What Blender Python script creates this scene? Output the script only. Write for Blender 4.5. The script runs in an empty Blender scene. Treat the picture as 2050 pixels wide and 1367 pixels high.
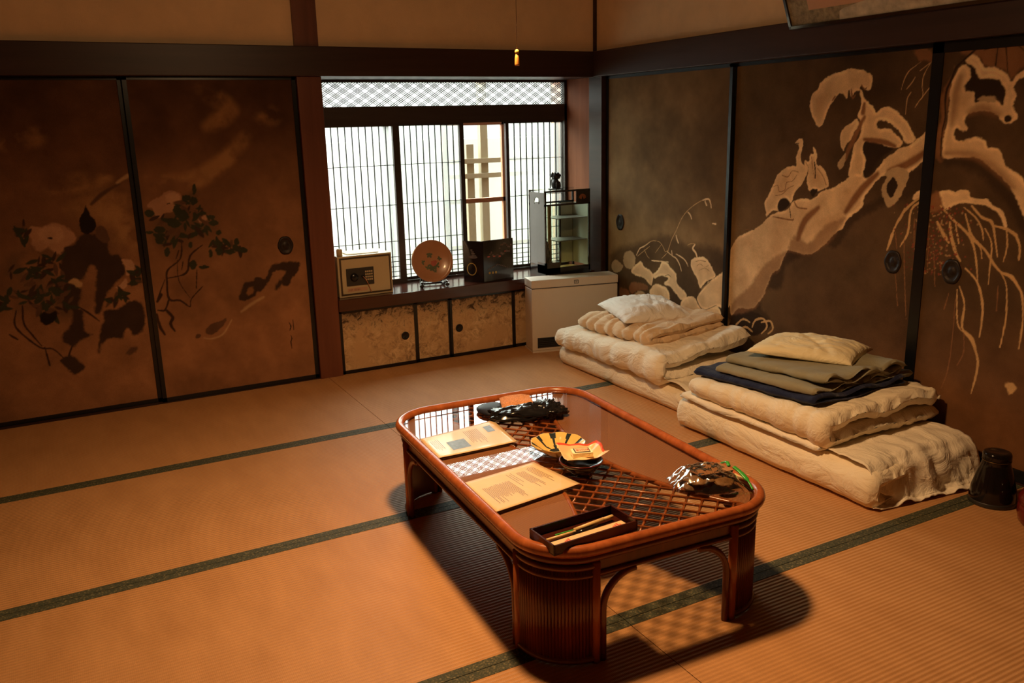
import bpy, bmesh, math, random
import numpy as np
from mathutils import Vector, Matrix, noise
PI=math.pi
S=bpy.context.scene; COL=S.collection
random.seed(5)
# ------------------------------------------------------------------ render look
S.view_settings.view_transform='Standard'; S.view_settings.look='None'
S.view_settings.exposure=0.0; S.view_settings.gamma=1.0; S.view_settings.use_curve_mapping=False
try:
    S.cycles.max_bounces=10; S.cycles.diffuse_bounces=5; S.cycles.glossy_bounces=4; S.cycles.transmission_bounces=6
    S.cycles.transparent_max_bounces=16; S.cycles.caustics_reflective=False; S.cycles.caustics_refractive=False
    S.cycles.sample_clamp_indirect=4.0
except Exception: pass

# ------------------------------------------------------------------ materials
def lin(c): return tuple(((v/12.92) if v<=0.04045 else ((v+0.055)/1.055)**2.4) for v in c)
class NT:
    def __init__(s,name):
        s.m=bpy.data.materials.new(name); s.m.use_nodes=True; s.t=s.m.node_tree; s.n=s.t.nodes; s.l=s.t.links
        s.b=s.n['Principled BSDF']; s.out=s.n['Material Output']
    def new(s,t,**k):
        n=s.n.new(t)
        for a,v in k.items():
            if a.startswith('i_'): n.inputs[a[2:].replace('_',' ')].default_value=v
            else: setattr(n,a,v)
        return n
    def link(s,a,b): s.l.new(a,b)
    def coord(s,scale=(1,1,1),kind='Object',rot=(0,0,0)):
        tc=s.new('ShaderNodeTexCoord'); mp=s.new('ShaderNodeMapping'); mp.inputs['Scale'].default_value=scale; mp.inputs['Rotation'].default_value=rot
        s.link(tc.outputs[kind],mp.inputs['Vector']); return mp.outputs['Vector']
    def noise(s,vec,scale,detail=4,rough=.6,dist=0):
        n=s.new('ShaderNodeTexNoise'); n.inputs['Scale'].default_value=scale; n.inputs['Detail'].default_value=detail
        n.inputs['Roughness'].default_value=rough; n.inputs['Distortion'].default_value=dist
        if vec is not None: s.link(vec,n.inputs['Vector'])
        return n.outputs['Fac']
    def ramp(s,f,stops):
        r=s.new('ShaderNodeValToRGB'); e=r.color_ramp.elements
        while len(e)<len(stops): e.new(.5)
        for i,(p,c) in enumerate(stops): e[i].position=p; e[i].color=(*c[:3],1)
        s.link(f,r.inputs['Fac']); return r.outputs['Color']
    def mix(s,f,a,b,mode='MIX'):
        n=s.new('ShaderNodeMix',data_type='RGBA',blend_type=mode)
        for v,k in ((f,0),(a,6),(b,7)):
            if hasattr(v,'links') or hasattr(v,'is_linked'): s.link(v,n.inputs[k])
            elif k==0: n.inputs[0].default_value=v
            else: n.inputs[k].default_value=(*v[:3],1)
        return n.outputs[2]
    def bump(s,h,strength=.3,dist=.01,nrm=None):
        n=s.new('ShaderNodeBump'); n.inputs['Strength'].default_value=strength; n.inputs['Distance'].default_value=dist
        s.link(h,n.inputs['Height'])
        if nrm is not None: s.link(nrm,n.inputs['Normal'])
        s.link(n.outputs['Normal'],s.b.inputs['Normal']); return n.outputs['Normal']
def mat(name,col,rough=.6,var=.12,nscale=8,metal=0,bump=0,bscale=60,stretch=(1,1,1),coat=0,spec=.5,sheen=0):
    k=NT(name); v=k.coord(stretch)
    f=k.noise(v,nscale,5)
    lo=tuple(c*(1-var) for c in col); hi=tuple(min(1,c*(1+var)) for c in col)
    k.link(k.ramp(f,[(.3,lo),(.7,hi)]),k.b.inputs['Base Color'])
    k.b.inputs['Roughness'].default_value=rough; k.b.inputs['Metallic'].default_value=metal
    k.b.inputs['Specular IOR Level'].default_value=spec
    if coat: k.b.inputs['Coat Weight'].default_value=coat; k.b.inputs['Coat Roughness'].default_value=.08
    if sheen: k.b.inputs['Sheen Weight'].default_value=sheen
    if bump: k.bump(k.noise(v,bscale,4),bump,.004)
    return k.m
def wood(name,a,b,rough=.45,scale=6,axis='z',bump=.12,spec=.4):
    k=NT(name); st={'z':(1,1,.06),'x':(.06,1,1),'y':(1,.06,1)}[axis]
    v=k.coord(st); f=k.noise(v,scale*3,6,.65,.4); g=k.noise(v,scale*14,3,.6)
    c=k.ramp(f,[(.3,a),(.72,b)]); c=k.mix(g,c,tuple(x*.6 for x in a)) if False else c
    k.link(c,k.b.inputs['Base Color']); k.b.inputs['Roughness'].default_value=rough; k.b.inputs['Specular IOR Level'].default_value=spec
    k.bump(g,bump,.003); return k.m
M={}
M['beam']=wood('dark_beam_wood',(.030,.013,.009),(.060,.026,.017),.42,4,'x')
M['beam_y']=wood('dark_beam_wood_side',(.030,.013,.009),(.060,.026,.017),.42,4,'y')
M['post']=wood('reddish_post_wood',(.12,.036,.018),(.20,.068,.034),.4,4,'z')
M['jamb']=wood('jamb_wood',(.20,.065,.028),(.34,.12,.055),.7,4,'z',.1,.2)
M['black']=mat('black_lacquer',(.006,.006,.006),.28,.2,10,spec=.5)
M['railgrey']=wood('window_rail_wood',(.035,.024,.02),(.06,.042,.035),.5,4,'x')
M['shelf']=wood('lacquered_shelf_wood',(.035,.010,.006),(.075,.022,.013),.16,3,'x',.03,.6)
M['plaster']=mat('ochre_plaster',(.84,.60,.36),.95,.07,5,bump=.35,bscale=220)
M['ceil']=wood('ceiling_boards',(.10,.06,.033),(.16,.10,.055),.6,3,'x')
M['plainwall']=mat('side_wall_plaster',(.16,.09,.045),.95,.07,5,bump=.2,bscale=150)
M['gold_paper']=None
M['cream']=mat('cream_enamel',(.56,.45,.27),.4,.04,3)
M['heater']=mat('warm_grey_enamel',(.66,.56,.45),.4,.04,3)
M['dkgrey']=mat('dark_plastic',(.03,.028,.026),.4,.1,10)
M['brass']=mat('aged_brass',(.25,.15,.05),.35,.2,30,metal=.8)
M['iron']=mat('blackened_metal_pull',(.022,.013,.009),.45,.3,40,metal=.4,bump=.4,bscale=90)
M['rattan']=wood('red_rattan',(.25,.060,.016),(.46,.13,.036),.22,8,'z',.05,.6)
M['rattan_dk']=wood('dark_rattan',(.09,.018,.006),(.19,.045,.014),.28,8,'z',.05,.6)
def cane():
    k=NT('woven_cane'); v=k.coord((1,1,1),rot=(0,0,PI/4))
    w1=k.new('ShaderNodeTexWave',wave_type='BANDS',bands_direction='X'); w1.inputs['Scale'].default_value=80; k.link(v,w1.inputs[0])
    w2=k.new('ShaderNodeTexWave',wave_type='BANDS',bands_direction='Y'); w2.inputs['Scale'].default_value=80; k.link(v,w2.inputs[0])
    m=k.new('ShaderNodeMath',operation='MULTIPLY'); k.link(w1.outputs['Fac'],m.inputs[0]); k.link(w2.outputs['Fac'],m.inputs[1])
    c=k.ramp(m.outputs[0],[(0,(.20,.07,.025)),(.6,(.50,.21,.085))])
    n=k.noise(k.coord((1,6,1)),7,3); c=k.mix(n,c,(.16,.055,.02),'MIX') if False else c
    k.link(c,k.b.inputs['Base Color']); k.b.inputs['Roughness'].default_value=.6; k.bump(m.outputs[0],.4,.002); return k.m
M['cane']=cane()
def glass_mat(name,tint=(1,1,1),gl=1.0,rough=0.0,base=.0,ior=1.5,two=False):
    k=NT(name); k.n.remove(k.b)
    tr=k.new('ShaderNodeBsdfTransparent'); tr.inputs[0].default_value=(*tint,1)
    g=k.new('ShaderNodeBsdfGlossy'); g.inputs['Roughness'].default_value=rough; g.inputs[0].default_value=(gl,gl,gl,1)
    fr=k.new('ShaderNodeFresnel'); fr.inputs['IOR'].default_value=ior
    mx=k.new('ShaderNodeMixShader'); ge=k.new('ShaderNodeNewGeometry')
    a=k.new('ShaderNodeMath',operation='ADD'); a.use_clamp=True; a.inputs[1].default_value=base; k.link(fr.outputs[0],a.inputs[0])
    iv=k.new('ShaderNodeMath',operation='SUBTRACT'); iv.inputs[0].default_value=1; iv.inputs[1].default_value=0
    if not two: k.link(ge.outputs['Backfacing'],iv.inputs[1])
    ml=k.new('ShaderNodeMath',operation='MULTIPLY'); k.link(a.outputs[0],ml.inputs[0]); k.link(iv.outputs[0],ml.inputs[1]); k.link(ml.outputs[0],mx.inputs[0])
    k.link(tr.outputs[0],mx.inputs[1]); k.link(g.outputs[0],mx.inputs[2]); k.link(mx.outputs[0],k.out.inputs[0]); return k.m
M['glass']=glass_mat('table_glass',(.93,.93,.90))
M['case_glass']=glass_mat('case_glass',(.92,.95,.9))
M['win_glass']=glass_mat('window_glass',(.95,.97,.95))
M['film']=glass_mat('cellophane_film',(.93,.9,.84),1,.14,.14,1.12,True)
def paper_pane():
    k=NT('shoji_pane'); k.n.remove(k.b)
    tr=k.new('ShaderNodeBsdfTransparent'); tr.inputs[0].default_value=(.9,.93,.9,1)
    tl=k.new('ShaderNodeBsdfTranslucent'); tl.inputs[0].default_value=(.92,.95,.93,1)
    g=k.new('ShaderNodeBsdfDiffuse'); g.inputs[0].default_value=(.6,.62,.6,1)
    a=k.new('ShaderNodeMixShader'); a.inputs[0].default_value=.12; k.link(tl.outputs[0],a.inputs[1]); k.link(g.outputs[0],a.inputs[2])
    b=k.new('ShaderNodeMixShader'); b.inputs[0].default_value=.16; k.link(tr.outputs[0],b.inputs[1]); k.link(a.outputs[0],b.inputs[2])
    k.link(b.outputs[0],k.out.inputs[0]); return k.m
M['pane']=paper_pane()
def cloth(name,col,wr=.5,fine=1,rough=.85,scale=9):
    k=NT(name); v=k.coord((1,.55,1)); f=k.noise(v,4,4)
    k.link(k.ramp(f,[(.3,tuple(c*.93 for c in col)),(.7,col)]),k.b.inputs['Base Color'])
    k.b.inputs['Roughness'].default_value=rough; k.b.inputs['Specular IOR Level'].default_value=.2; k.b.inputs['Sheen Weight'].default_value=.15
    a=k.noise(v,scale,5,.55,1.2); r=k.new('ShaderNodeTexNoise'); r.noise_type='RIDGED_MULTIFRACTAL' if hasattr(r,'noise_type') else None
    r.inputs['Scale'].default_value=scale*.8; r.inputs['Detail'].default_value=3; k.link(v,r.inputs['Vector'])
    m=k.new('ShaderNodeMath',operation='ADD'); k.link(a,m.inputs[0]); 
    m2=k.new('ShaderNodeMath',operation='MULTIPLY'); m2.inputs[1].default_value=.35; k.link(r.outputs['Fac'],m2.inputs[0]); k.link(m2.outputs[0],m.inputs[1])
    k.bump(m.outputs[0],min(1,wr*1.5),.035); f3=k.noise(v,scale*5,4,.6,.8); b2=k.new('ShaderNodeBump'); b2.inputs['Strength'].default_value=.25; b2.inputs['Distance'].default_value=.006; k.link(f3,b2.inputs['Height']); k.link(k.b.inputs['Normal'].links[0].from_socket,b2.inputs['Normal']); k.link(b2.outputs[0],k.b.inputs['Normal']); return k.m
M['futon']=cloth('cream_cotton',(.92,.80,.60),.4)
M['futon_w']=cloth('pale_cotton',(.93,.84,.68),.45)
M['blanket_tan']=cloth('tan_fleece',(.74,.54,.34),.5,scale=7)
M['blanket_green']=cloth('grey_green_fleece',(.30,.27,.175),.25,rough=1,scale=6)
M['navy']=cloth('navy_fabric',(.010,.014,.05),.3)
M['pillow_w']=cloth('white_pillow_cotton',(.88,.84,.78),.55,scale=7)
M['pillow_c']=cloth('cream_pillow_cotton',(.95,.83,.54),.5,scale=7)
M['paper']=mat('cream_paper',(.72,.52,.28),.30,.04,12,spec=.5)
M['laminate']=mat('laminated_paper',(.70,.50,.27),.45,.05,12,coat=.5,bump=.12,bscale=14)
M['ink']=mat('printed_ink',(.07,.045,.025),.4,.1,10)
M['photo']=mat('printed_photo',(.10,.10,.10),.3,.6,70)
M['red_ink']=mat('red_ink',(.60,.07,.03),.5,.1,10)
M['bamboo']=mat('bamboo',(.72,.50,.20),.4,.12,20,stretch=(.2,1,1))
M['greenp']=mat('green_plastic',(.04,.35,.05),.3,.1,10)
M['tray']=mat('dark_lacquer_tray',(.045,.008,.004),.25,.15,10)
M['bowl']=mat('black_lacquer_bowl',(.012,.008,.007),.14,.2,10,coat=.6)
M['redlac']=mat('red_lacquer',(.14,.012,.008),.22,.15,8,coat=.4)
M['yel']=mat('yellow_glaze',(.72,.47,.14),.18,.08,15,coat=.5)
M['navyglaze']=mat('dark_blue_glaze',(.02,.03,.035),.18,.1,15,coat=.5)
M['cracker']=mat('rice_cracker_brown',(.20,.10,.035),.6,.35,40,bump=.6,bscale=60)
M['card']=mat('brown_label_card',(.36,.17,.07),.5,.15,18)
M['jug']=mat('glossy_dark_jug',(.010,.007,.006),.12,.1,5,coat=.15,spec=.4)
M['plate']=mat('copper_lacquer_plate',(.46,.22,.11),.28,.12,6,coat=.3)
M['weave']=mat('orange_brown_weave',(.62,.27,.11),.8,.45,220,bump=.9,bscale=260)
M['leather']=mat('black_vinyl',(.008,.008,.009),.18,.2,12,coat=.4)
M['navycase']=mat('navy_case',(.012,.015,.03),.5,.1,12)
M['frameb']=mat('brocade_mount',(.26,.21,.12),.7,.45,38)
M['framep']=mat('pink_tan_paper',(.55,.32,.20),.8,.06,8)
M['framew']=mat('pale_painting_paper',(.50,.44,.33),.7,.35,16)
M['greyside']=mat('smoky_side_glass',(.20,.195,.19),.35,.08,6)
M['ltgrey']=mat('pale_frosted_glass',(.42,.44,.36),.5,.08,6)
M['figure']=mat('dark_bronze_figure',(.02,.018,.016),.35,.3,30)
M['gold']=mat('gold_paint',(.60,.38,.08),.35,.2,30,metal=.6)
M['dimpaint']=mat('dim_brown_paint',(.12,.075,.05),.5,.3,40)
M['rosepaint']=mat('rose_paint',(.42,.09,.06),.5,.2,30)
M['greenpaint']=mat('dull_green_paint',(.09,.11,.05),.5,.2,30)
M['pvc']=mat('orange_tassel',(.75,.32,.05),.6,.1,30)
M['bead']=mat('yellow_bead',(.85,.55,.10),.4,.1,30)
M['cord']=mat('thin_brown_cord',(.22,.12,.06),.7,.1,30)
M['outwood']=mat('weathered_pale_wood',(.30,.26,.165),.7,.08,8)
M['sash']=mat('orange_brown_sash',(.55,.24,.12),.5,.08,8)
M['sashgrey']=mat('grey_aluminium_sash',(.18,.19,.17),.5,.08,8)
M['outwall']=mat('cream_garden_wall',(.26,.25,.215),.9,.04,4)
M['outground']=mat('pale_gravel',(.22,.19,.17),.9,.1,20)
# worn gold paper of the low cupboard doors
def worn():
    k=NT('worn_gold_paper'); v=k.coord((1,1,1)); a=k.noise(v,18,12,.8,.8); b=k.noise(v,5,4); g=k.noise(v,70,6,.8)
    c=k.ramp(a,[(.36,(.10,.055,.027)),(.47,(.50,.32,.16)),(.60,(.80,.58,.32))])
    c=k.mix(k.ramp(b,[(.42,(0,0,0)),(.62,(1,1,1))]),c,(.60,.38,.19)); 
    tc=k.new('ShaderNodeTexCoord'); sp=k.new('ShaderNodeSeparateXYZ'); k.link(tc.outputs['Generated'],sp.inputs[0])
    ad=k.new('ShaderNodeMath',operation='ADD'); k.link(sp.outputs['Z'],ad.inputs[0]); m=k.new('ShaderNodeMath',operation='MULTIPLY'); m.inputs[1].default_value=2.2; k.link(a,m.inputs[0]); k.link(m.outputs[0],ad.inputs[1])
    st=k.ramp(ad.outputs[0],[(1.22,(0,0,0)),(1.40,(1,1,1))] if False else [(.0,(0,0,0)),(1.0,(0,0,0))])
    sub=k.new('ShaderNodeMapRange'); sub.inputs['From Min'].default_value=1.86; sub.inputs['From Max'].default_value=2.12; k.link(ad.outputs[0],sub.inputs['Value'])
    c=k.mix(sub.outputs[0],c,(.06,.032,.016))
    k.link(c,k.b.inputs['Base Color']); k.b.inputs['Roughness'].default_value=.75; k.bump(g,.2,.002); return k.m
M['worn']=worn()
def mural_mat():
    k=NT('painted_gold_ground'); at=k.new('ShaderNodeVertexColor'); at.layer_name='Paint'
    v=k.coord((1,1,1)); n=k.noise(v,5,8,.7); f=k.noise(v,380,2)
    c=k.mix(1.0,at.outputs['Color'],k.ramp(n,[(.25,(.78,.76,.74)),(.75,(1.16,1.15,1.12))]),'MULTIPLY')
    c=k.mix(1.0,c,k.ramp(f,[(.3,(.86,.86,.86)),(.7,(1.1,1.1,1.1))]),'MULTIPLY')
    k.link(c,k.b.inputs['Base Color']); k.b.inputs['Roughness'].default_value=.8; k.b.inputs['Specular IOR Level'].default_value=.12
    k.bump(f,.15,.001); return k.m
M['mural']=mural_mat()
def tatami():
    k=NT('tatami_rush'); tc=k.new('ShaderNodeTexCoord'); sp=k.new('ShaderNodeSeparateXYZ'); k.link(tc.outputs['Object'],sp.inputs[0])
    def sin(src,per):
        m=k.new('ShaderNodeMath',operation='MULTIPLY'); m.inputs[1].default_value=2*PI/per; k.link(src,m.inputs[0])
        s=k.new('ShaderNodeMath',operation='SINE'); k.link(m.outputs[0],s.inputs[0]); return s.outputs[0]
    y=sin(sp.outputs['Y'],.0158); x=sin(sp.outputs['X'],.0052)
    m=k.new('ShaderNodeMath',operation='MULTIPLY_ADD'); m.inputs[1].default_value=.12; k.link(x,m.inputs[0]); k.link(y,m.inputs[2])
    v=k.coord((3,1,1)); n=k.noise(v,3,5); fine=k.noise(k.coord((1,6,1)),160,3)
    c=k.ramp(n,[(.3,(.50,.245,.095)),(.7,(.60,.305,.125))])
    c=k.mix(1.0,c,k.ramp(fine,[(.25,(.84,.84,.82)),(.75,(1.12,1.12,1.1))]),'MULTIPLY')
    r=k.new('ShaderNodeMapRange'); r.inputs['From Min'].default_value=-1; r.inputs['From Max'].default_value=-.2; r.inputs['To Min'].default_value=.88; r.inputs['To Max'].default_value=1
    k.link(m.outputs[0],r.inputs['Value']); c=k.mix(1.0,c,r.outputs[0],'MULTIPLY')
    k.link(c,k.b.inputs['Base Color']); k.b.inputs['Roughness'].default_value=.5; k.b.inputs['Specular IOR Level'].default_value=.32
    k.bump(m.outputs[0],.45,.0022); return k.m
M['tatami']=tatami()
def heri():
    k=NT('green_black_brocade'); v=k.coord((1,1,1)); vo=k.new('ShaderNodeTexVoronoi'); vo.inputs['Scale'].default_value=85; k.link(v,vo.inputs['Vector'])
    n=k.noise(v,180,3,.7); c=k.ramp(vo.outputs['Distance'],[(.16,(.20,.17,.085)),(.36,(.035,.042,.024))])
    c=k.mix(k.ramp(n,[(.5,(0,0,0)),(.62,(1,1,1))]),c,(.115,.10,.045)); k.link(c,k.b.inputs['Base Color']); k.b.inputs['Roughness'].default_value=.7; k.bump(n,.3,.001); return k.m
M['heri']=heri()

# ------------------------------------------------------------------ mesh helpers
class MB:
    def __init__(s): s.v=[]; s.f=[]; s.mi=[]; s.cur=0; s.sm=[]
    def add(s,vs,fs,smooth=False):
        b=len(s.v); s.v+= [tuple(v) for v in vs]; s.f+=[tuple(b+i for i in f) for f in fs]; s.mi+=[s.cur]*len(fs); s.sm+=[smooth]*len(fs); return s
    def box(s,x0,x1,y0,y1,z0,z1,M4=None,bev=0):
        if bev:
            bm=bmesh.new(); bmesh.ops.create_cube(bm,size=1); 
            for v in bm.verts: v.co=Vector(((x0+x1)/2+v.co.x*(x1-x0),(y0+y1)/2+v.co.y*(y1-y0),(z0+z1)/2+v.co.z*(z1-z0)))
            bmesh.ops.bevel(bm,geom=bm.edges[:],offset=bev,segments=3,affect='EDGES',profile=.5)
            vs=[v.co.copy() for v in bm.verts]; fs=[[v.index for v in f.verts] for f in bm.faces]; bm.free()
            if M4: vs=[M4@v for v in vs]
            return s.add(vs,fs,False)
        vs=[(x,y,z) for x in (x0,x1) for y in (y0,y1) for z in (z0,z1)]
        if M4: vs=[M4@Vector(v) for v in vs]
        return s.add(vs,[(0,1,3,2),(4,6,7,5),(0,4,5,1),(2,3,7,6),(0,2,6,4),(1,5,7,3)])
    def tube(s,pts,r,n=10,closed=False,caps=True,flat=1):
        pts=[Vector(p) for p in pts]; N=len(pts); rs=r if isinstance(r,(list,tuple)) else [r]*N
        rings=[]; up=Vector((0,0,1)); prev=None
        for i in range(N):
            a=pts[(i-1)%N] if (closed or i>0) else pts[i]; b=pts[(i+1)%N] if (closed or i<N-1) else pts[i]
            t=(b-a).normalized()
            if prev is None:
                q=up if abs(t.z)<.9 else Vector((1,0,0)); n1=(q-t*q.dot(t)).normalized()
            else: n1=(prev-t*prev.dot(t)).normalized()
            prev=n1; n2=t.cross(n1)
            rings.append([pts[i]+(n1*math.cos(2*PI*j/n)*flat+n2*math.sin(2*PI*j/n))*rs[i] for j in range(n)])
        vs=[p for R in rings for p in R]; fs=[]
        for i in range(N if closed else N-1):
            for j in range(n):
                fs.append((i*n+j,i*n+(j+1)%n,((i+1)%N)*n+(j+1)%n,((i+1)%N)*n+j))
        if caps and not closed: fs.append(tuple(range(n-1,-1,-1))); fs.append(tuple((N-1)*n+j for j in range(n)))
        return s.add(vs,fs,True)
    def lathe(s,prof,c=(0,0,0),n=32,M4=None,sx=1,sy=1,lobe=0,lobes=8):
        vs=[];fs=[]
        for r,z in prof:
            for j in range(n):
                a=2*PI*j/n; q=r*(1+lobe*math.cos(lobes*a)); v=Vector((q*math.cos(a)*sx,q*math.sin(a)*sy,z)); v=(M4@v) if M4 else v+Vector(c); vs.append(v)
        for i in range(len(prof)-1):
            for j in range(n): fs.append((i*n+j,i*n+(j+1)%n,(i+1)*n+(j+1)%n,(i+1)*n+j))
        if prof[0][0]>1e-6: fs.append(tuple(range(n-1,-1,-1)))
        if prof[-1][0]>1e-6: fs.append(tuple((len(prof)-1)*n+j for j in range(n)))
        return s.add(vs,fs,True)
    def prism(s,poly,z0,z1,M4=None):
        n=len(poly); vs=[Vector((x,y,z)) for z in (z0,z1) for x,y in poly]
        if M4: vs=[M4@v for v in vs]
        fs=[tuple(range(n-1,-1,-1)),tuple(range(n,2*n))]+[(i,(i+1)%n,n+(i+1)%n,n+i) for i in range(n)]
        return s.add(vs,fs)
    def blob(s,c,r,seed=0,amp=.0,n=20,M4=None,fr=3):
        vs=[];fs=[];m=n//2
        for i in range(m+1):
            t=PI*i/m
            for j in range(n):
                a=2*PI*j/n; d=Vector((math.sin(t)*math.cos(a),math.sin(t)*math.sin(a),math.cos(t)))
                k=1+amp*noise.noise(d*fr+Vector((seed*7.1,0,0))); v=Vector((d.x*r[0]*k,d.y*r[1]*k,d.z*r[2]*k)); v=(M4@v) if M4 else v+Vector(c); vs.append(v)
        for i in range(m):
            for j in range(n): fs.append((i*n+j,(i+1)*n+j,(i+1)*n+(j+1)%n,i*n+(j+1)%n))
        return s.add(vs,fs,True)
    def build(s,name,m,parent=None,shade=None):
        me=bpy.data.meshes.new(name); me.from_pydata(s.v,[],s.f)
        ms=m if isinstance(m,(list,tuple)) else [m]
        for q in ms: me.materials.append(M[q] if isinstance(q,str) else q)
        me.polygons.foreach_set('material_index',s.mi); me.polygons.foreach_set('use_smooth',s.sm)
        bm=bmesh.new(); bm.from_mesh(me); bmesh.ops.remove_doubles(bm,verts=bm.verts,dist=1e-6); bmesh.ops.recalc_face_normals(bm,faces=bm.faces); bm.to_mesh(me); bm.free()
        me.update(); o=bpy.data.objects.new(name,me); COL.objects.link(o)
        if parent is not None:
            o.parent=parent; o.matrix_parent_inverse=Matrix.Identity(4)
        return o
def thing(name,label,cat,loc=(0,0,0),rz=0,group=None,kind=None):
    o=bpy.data.objects.new(name,None); COL.objects.link(o); o.location=loc; o.rotation_euler=(0,0,rz); o.empty_display_size=.05
    return tag(o,label,cat,group,kind)
def tag(o,label=None,cat=None,group=None,kind=None):
    if label: o['label']=label
    if cat: o['category']=cat
    if group: o['group']=group
    if kind: o['kind']=kind
    return o
def sub(o,lab): o['label']=lab; return o
def B(name,x0,x1,y0,y1,z0,z1,m,parent=None,bev=0): return MB().box(x0,x1,y0,y1,z0,z1,bev=bev).build(name,m,parent)
def catmull(P,k=6,closed=False):
    P=[np.array(p,float) for p in P]; n=len(P); out=[]
    rng=range(n) if closed else range(n-1)
    for i in rng:
        a=P[(i-1)%n] if closed or i>0 else P[i]; b=P[i]; c=P[(i+1)%n]; d=P[(i+2)%n] if closed or i+2<n else P[(i+1)%n]
        for j in range(k):
            t=j/k; out.append(.5*((2*b)+(c-a)*t+(2*a-5*b+4*c-d)*t*t+(3*b-a-3*c+d)*t**3))
    if not closed: out.append(P[-1])
    return out
def strutmat(a,b): return None
# ------------------------------------------------------------------ camera
cam=bpy.data.cameras.new('camera'); co=bpy.data.objects.new('camera',cam); COL.objects.link(co)
cam.sensor_width=36; cam.sensor_fit='HORIZONTAL'; cam.lens=1724.639/2050*36; cam.clip_start=.05
_y,_p,_r=.49044,-.24855,-.02473
fw=Vector((math.sin(_y)*math.cos(_p),math.cos(_y)*math.cos(_p),math.sin(_p))); rr=Vector((math.cos(_y),-math.sin(_y),0)); uu=rr.cross(fw)
r2=rr*math.cos(_r)+uu*math.sin(_r); u2=-rr*math.sin(_r)+uu*math.cos(_r)
co.matrix_world=Matrix(((r2.x,u2.x,-fw.x,-3.3422),(r2.y,u2.y,-fw.y,-4.99291),(r2.z,u2.z,-fw.z,1.47837),(0,0,0,1)))
S.camera=co
H1=1.757; H2=1.917; CZ=2.52; XL=-4.75; YF=-6.15
# ------------------------------------------------------------------ room shell
st=lambda o: tag(o,kind='structure')
fl=st(B('floor',XL-.1,.1,YF-.1,.5,-.16,-.055,'ceil'))
rows=[0,-1.037,-2.062,-3.082,-4.105,-5.13,YF]; seams=[0,-1.957,-3.91,XL]
for i in range(6):
    for j in range(3):
        y1,y0=rows[i],rows[i+1]; x1,x0=seams[j],seams[j+1]
        b0,b1=(.035 if i<5 else 0),(.035 if i>0 else 0); g=.0012
        t=B('tatami_mat',x0+g,x1-g,y0+g+b0,y1-g-b1,-.055,0,'tatami',fl)
        if b1: B('cloth_border',x0+g,x1-g,y1-b1-g,y1-g,-.055,.0012,'heri',t)
        if b0: B('cloth_border',x0+g,x1-g,y0+g,y0+b0+g,-.055,.0012,'heri',t)
st(B('ceiling',XL-.1,.6,YF-.1,.6,CZ,CZ+.05,'ceil'))
st(B('wall_left',XL-.1,XL,YF-.1,.1,-.05,CZ,'plainwall')); st(B('wall_front',XL,.1,YF-.1,YF,-.05,CZ,'plainwall'))
w=MB(); w.box(XL,-1.93,.055,.12,-.05,CZ); w.box(-1.93,.06,.055,.12,H2-.01,CZ); w.box(-1.93,.06,.0,.06,H2-.01,CZ); w.box(XL,-1.93,0,.06,H2-.01,CZ)
st(w.build('wall_back','plaster'))
w=MB(); w.box(.055,.12,YF,.12,-.05,H2); w.box(0,.12,YF,.12,H2-.01,CZ); st(w.build('wall_right','plaster'))
st(B('trim_1',XL,.0,-.045,.054,H1,H2,'beam',bev=.004)); st(B('trim_2',-.045,.054,YF,-.0,H1+.001,H2+.001,'beam_y',bev=.004))
st(B('trim_3',-2.005,-1.865,-.022,.40,-.03,H1,'post',bev=.004)); st(B('trim_4',-2.003,-1.867,-.02,.05,H2,CZ,'post'))
st(B('trim_5',-.03,.054,-.118,.03,-.03,H1,'beam_y')); st(B('trim_6',-.018,.03,-.018,.03,H2+.002,CZ,'beam_y'))
st(B('trim_7',XL,-2.006,-.012,.05,-.04,.004,'beam')); st(B('trim_8',-.012,.05,YF,-.119,-.04,.004,'beam_y'))
# recess round the window
w=MB(); w.box(-.03,.054,.03,.5,-.03,H1); st(w.build('trim_9','jamb'))
st(B('trim_10',-1.865,-.03,.055,.40,H1,H1+.05,'beam'))
st(B('wall_recess',-2.2,.2,.385,.429,-.05,.452,'plainwall'))

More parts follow.
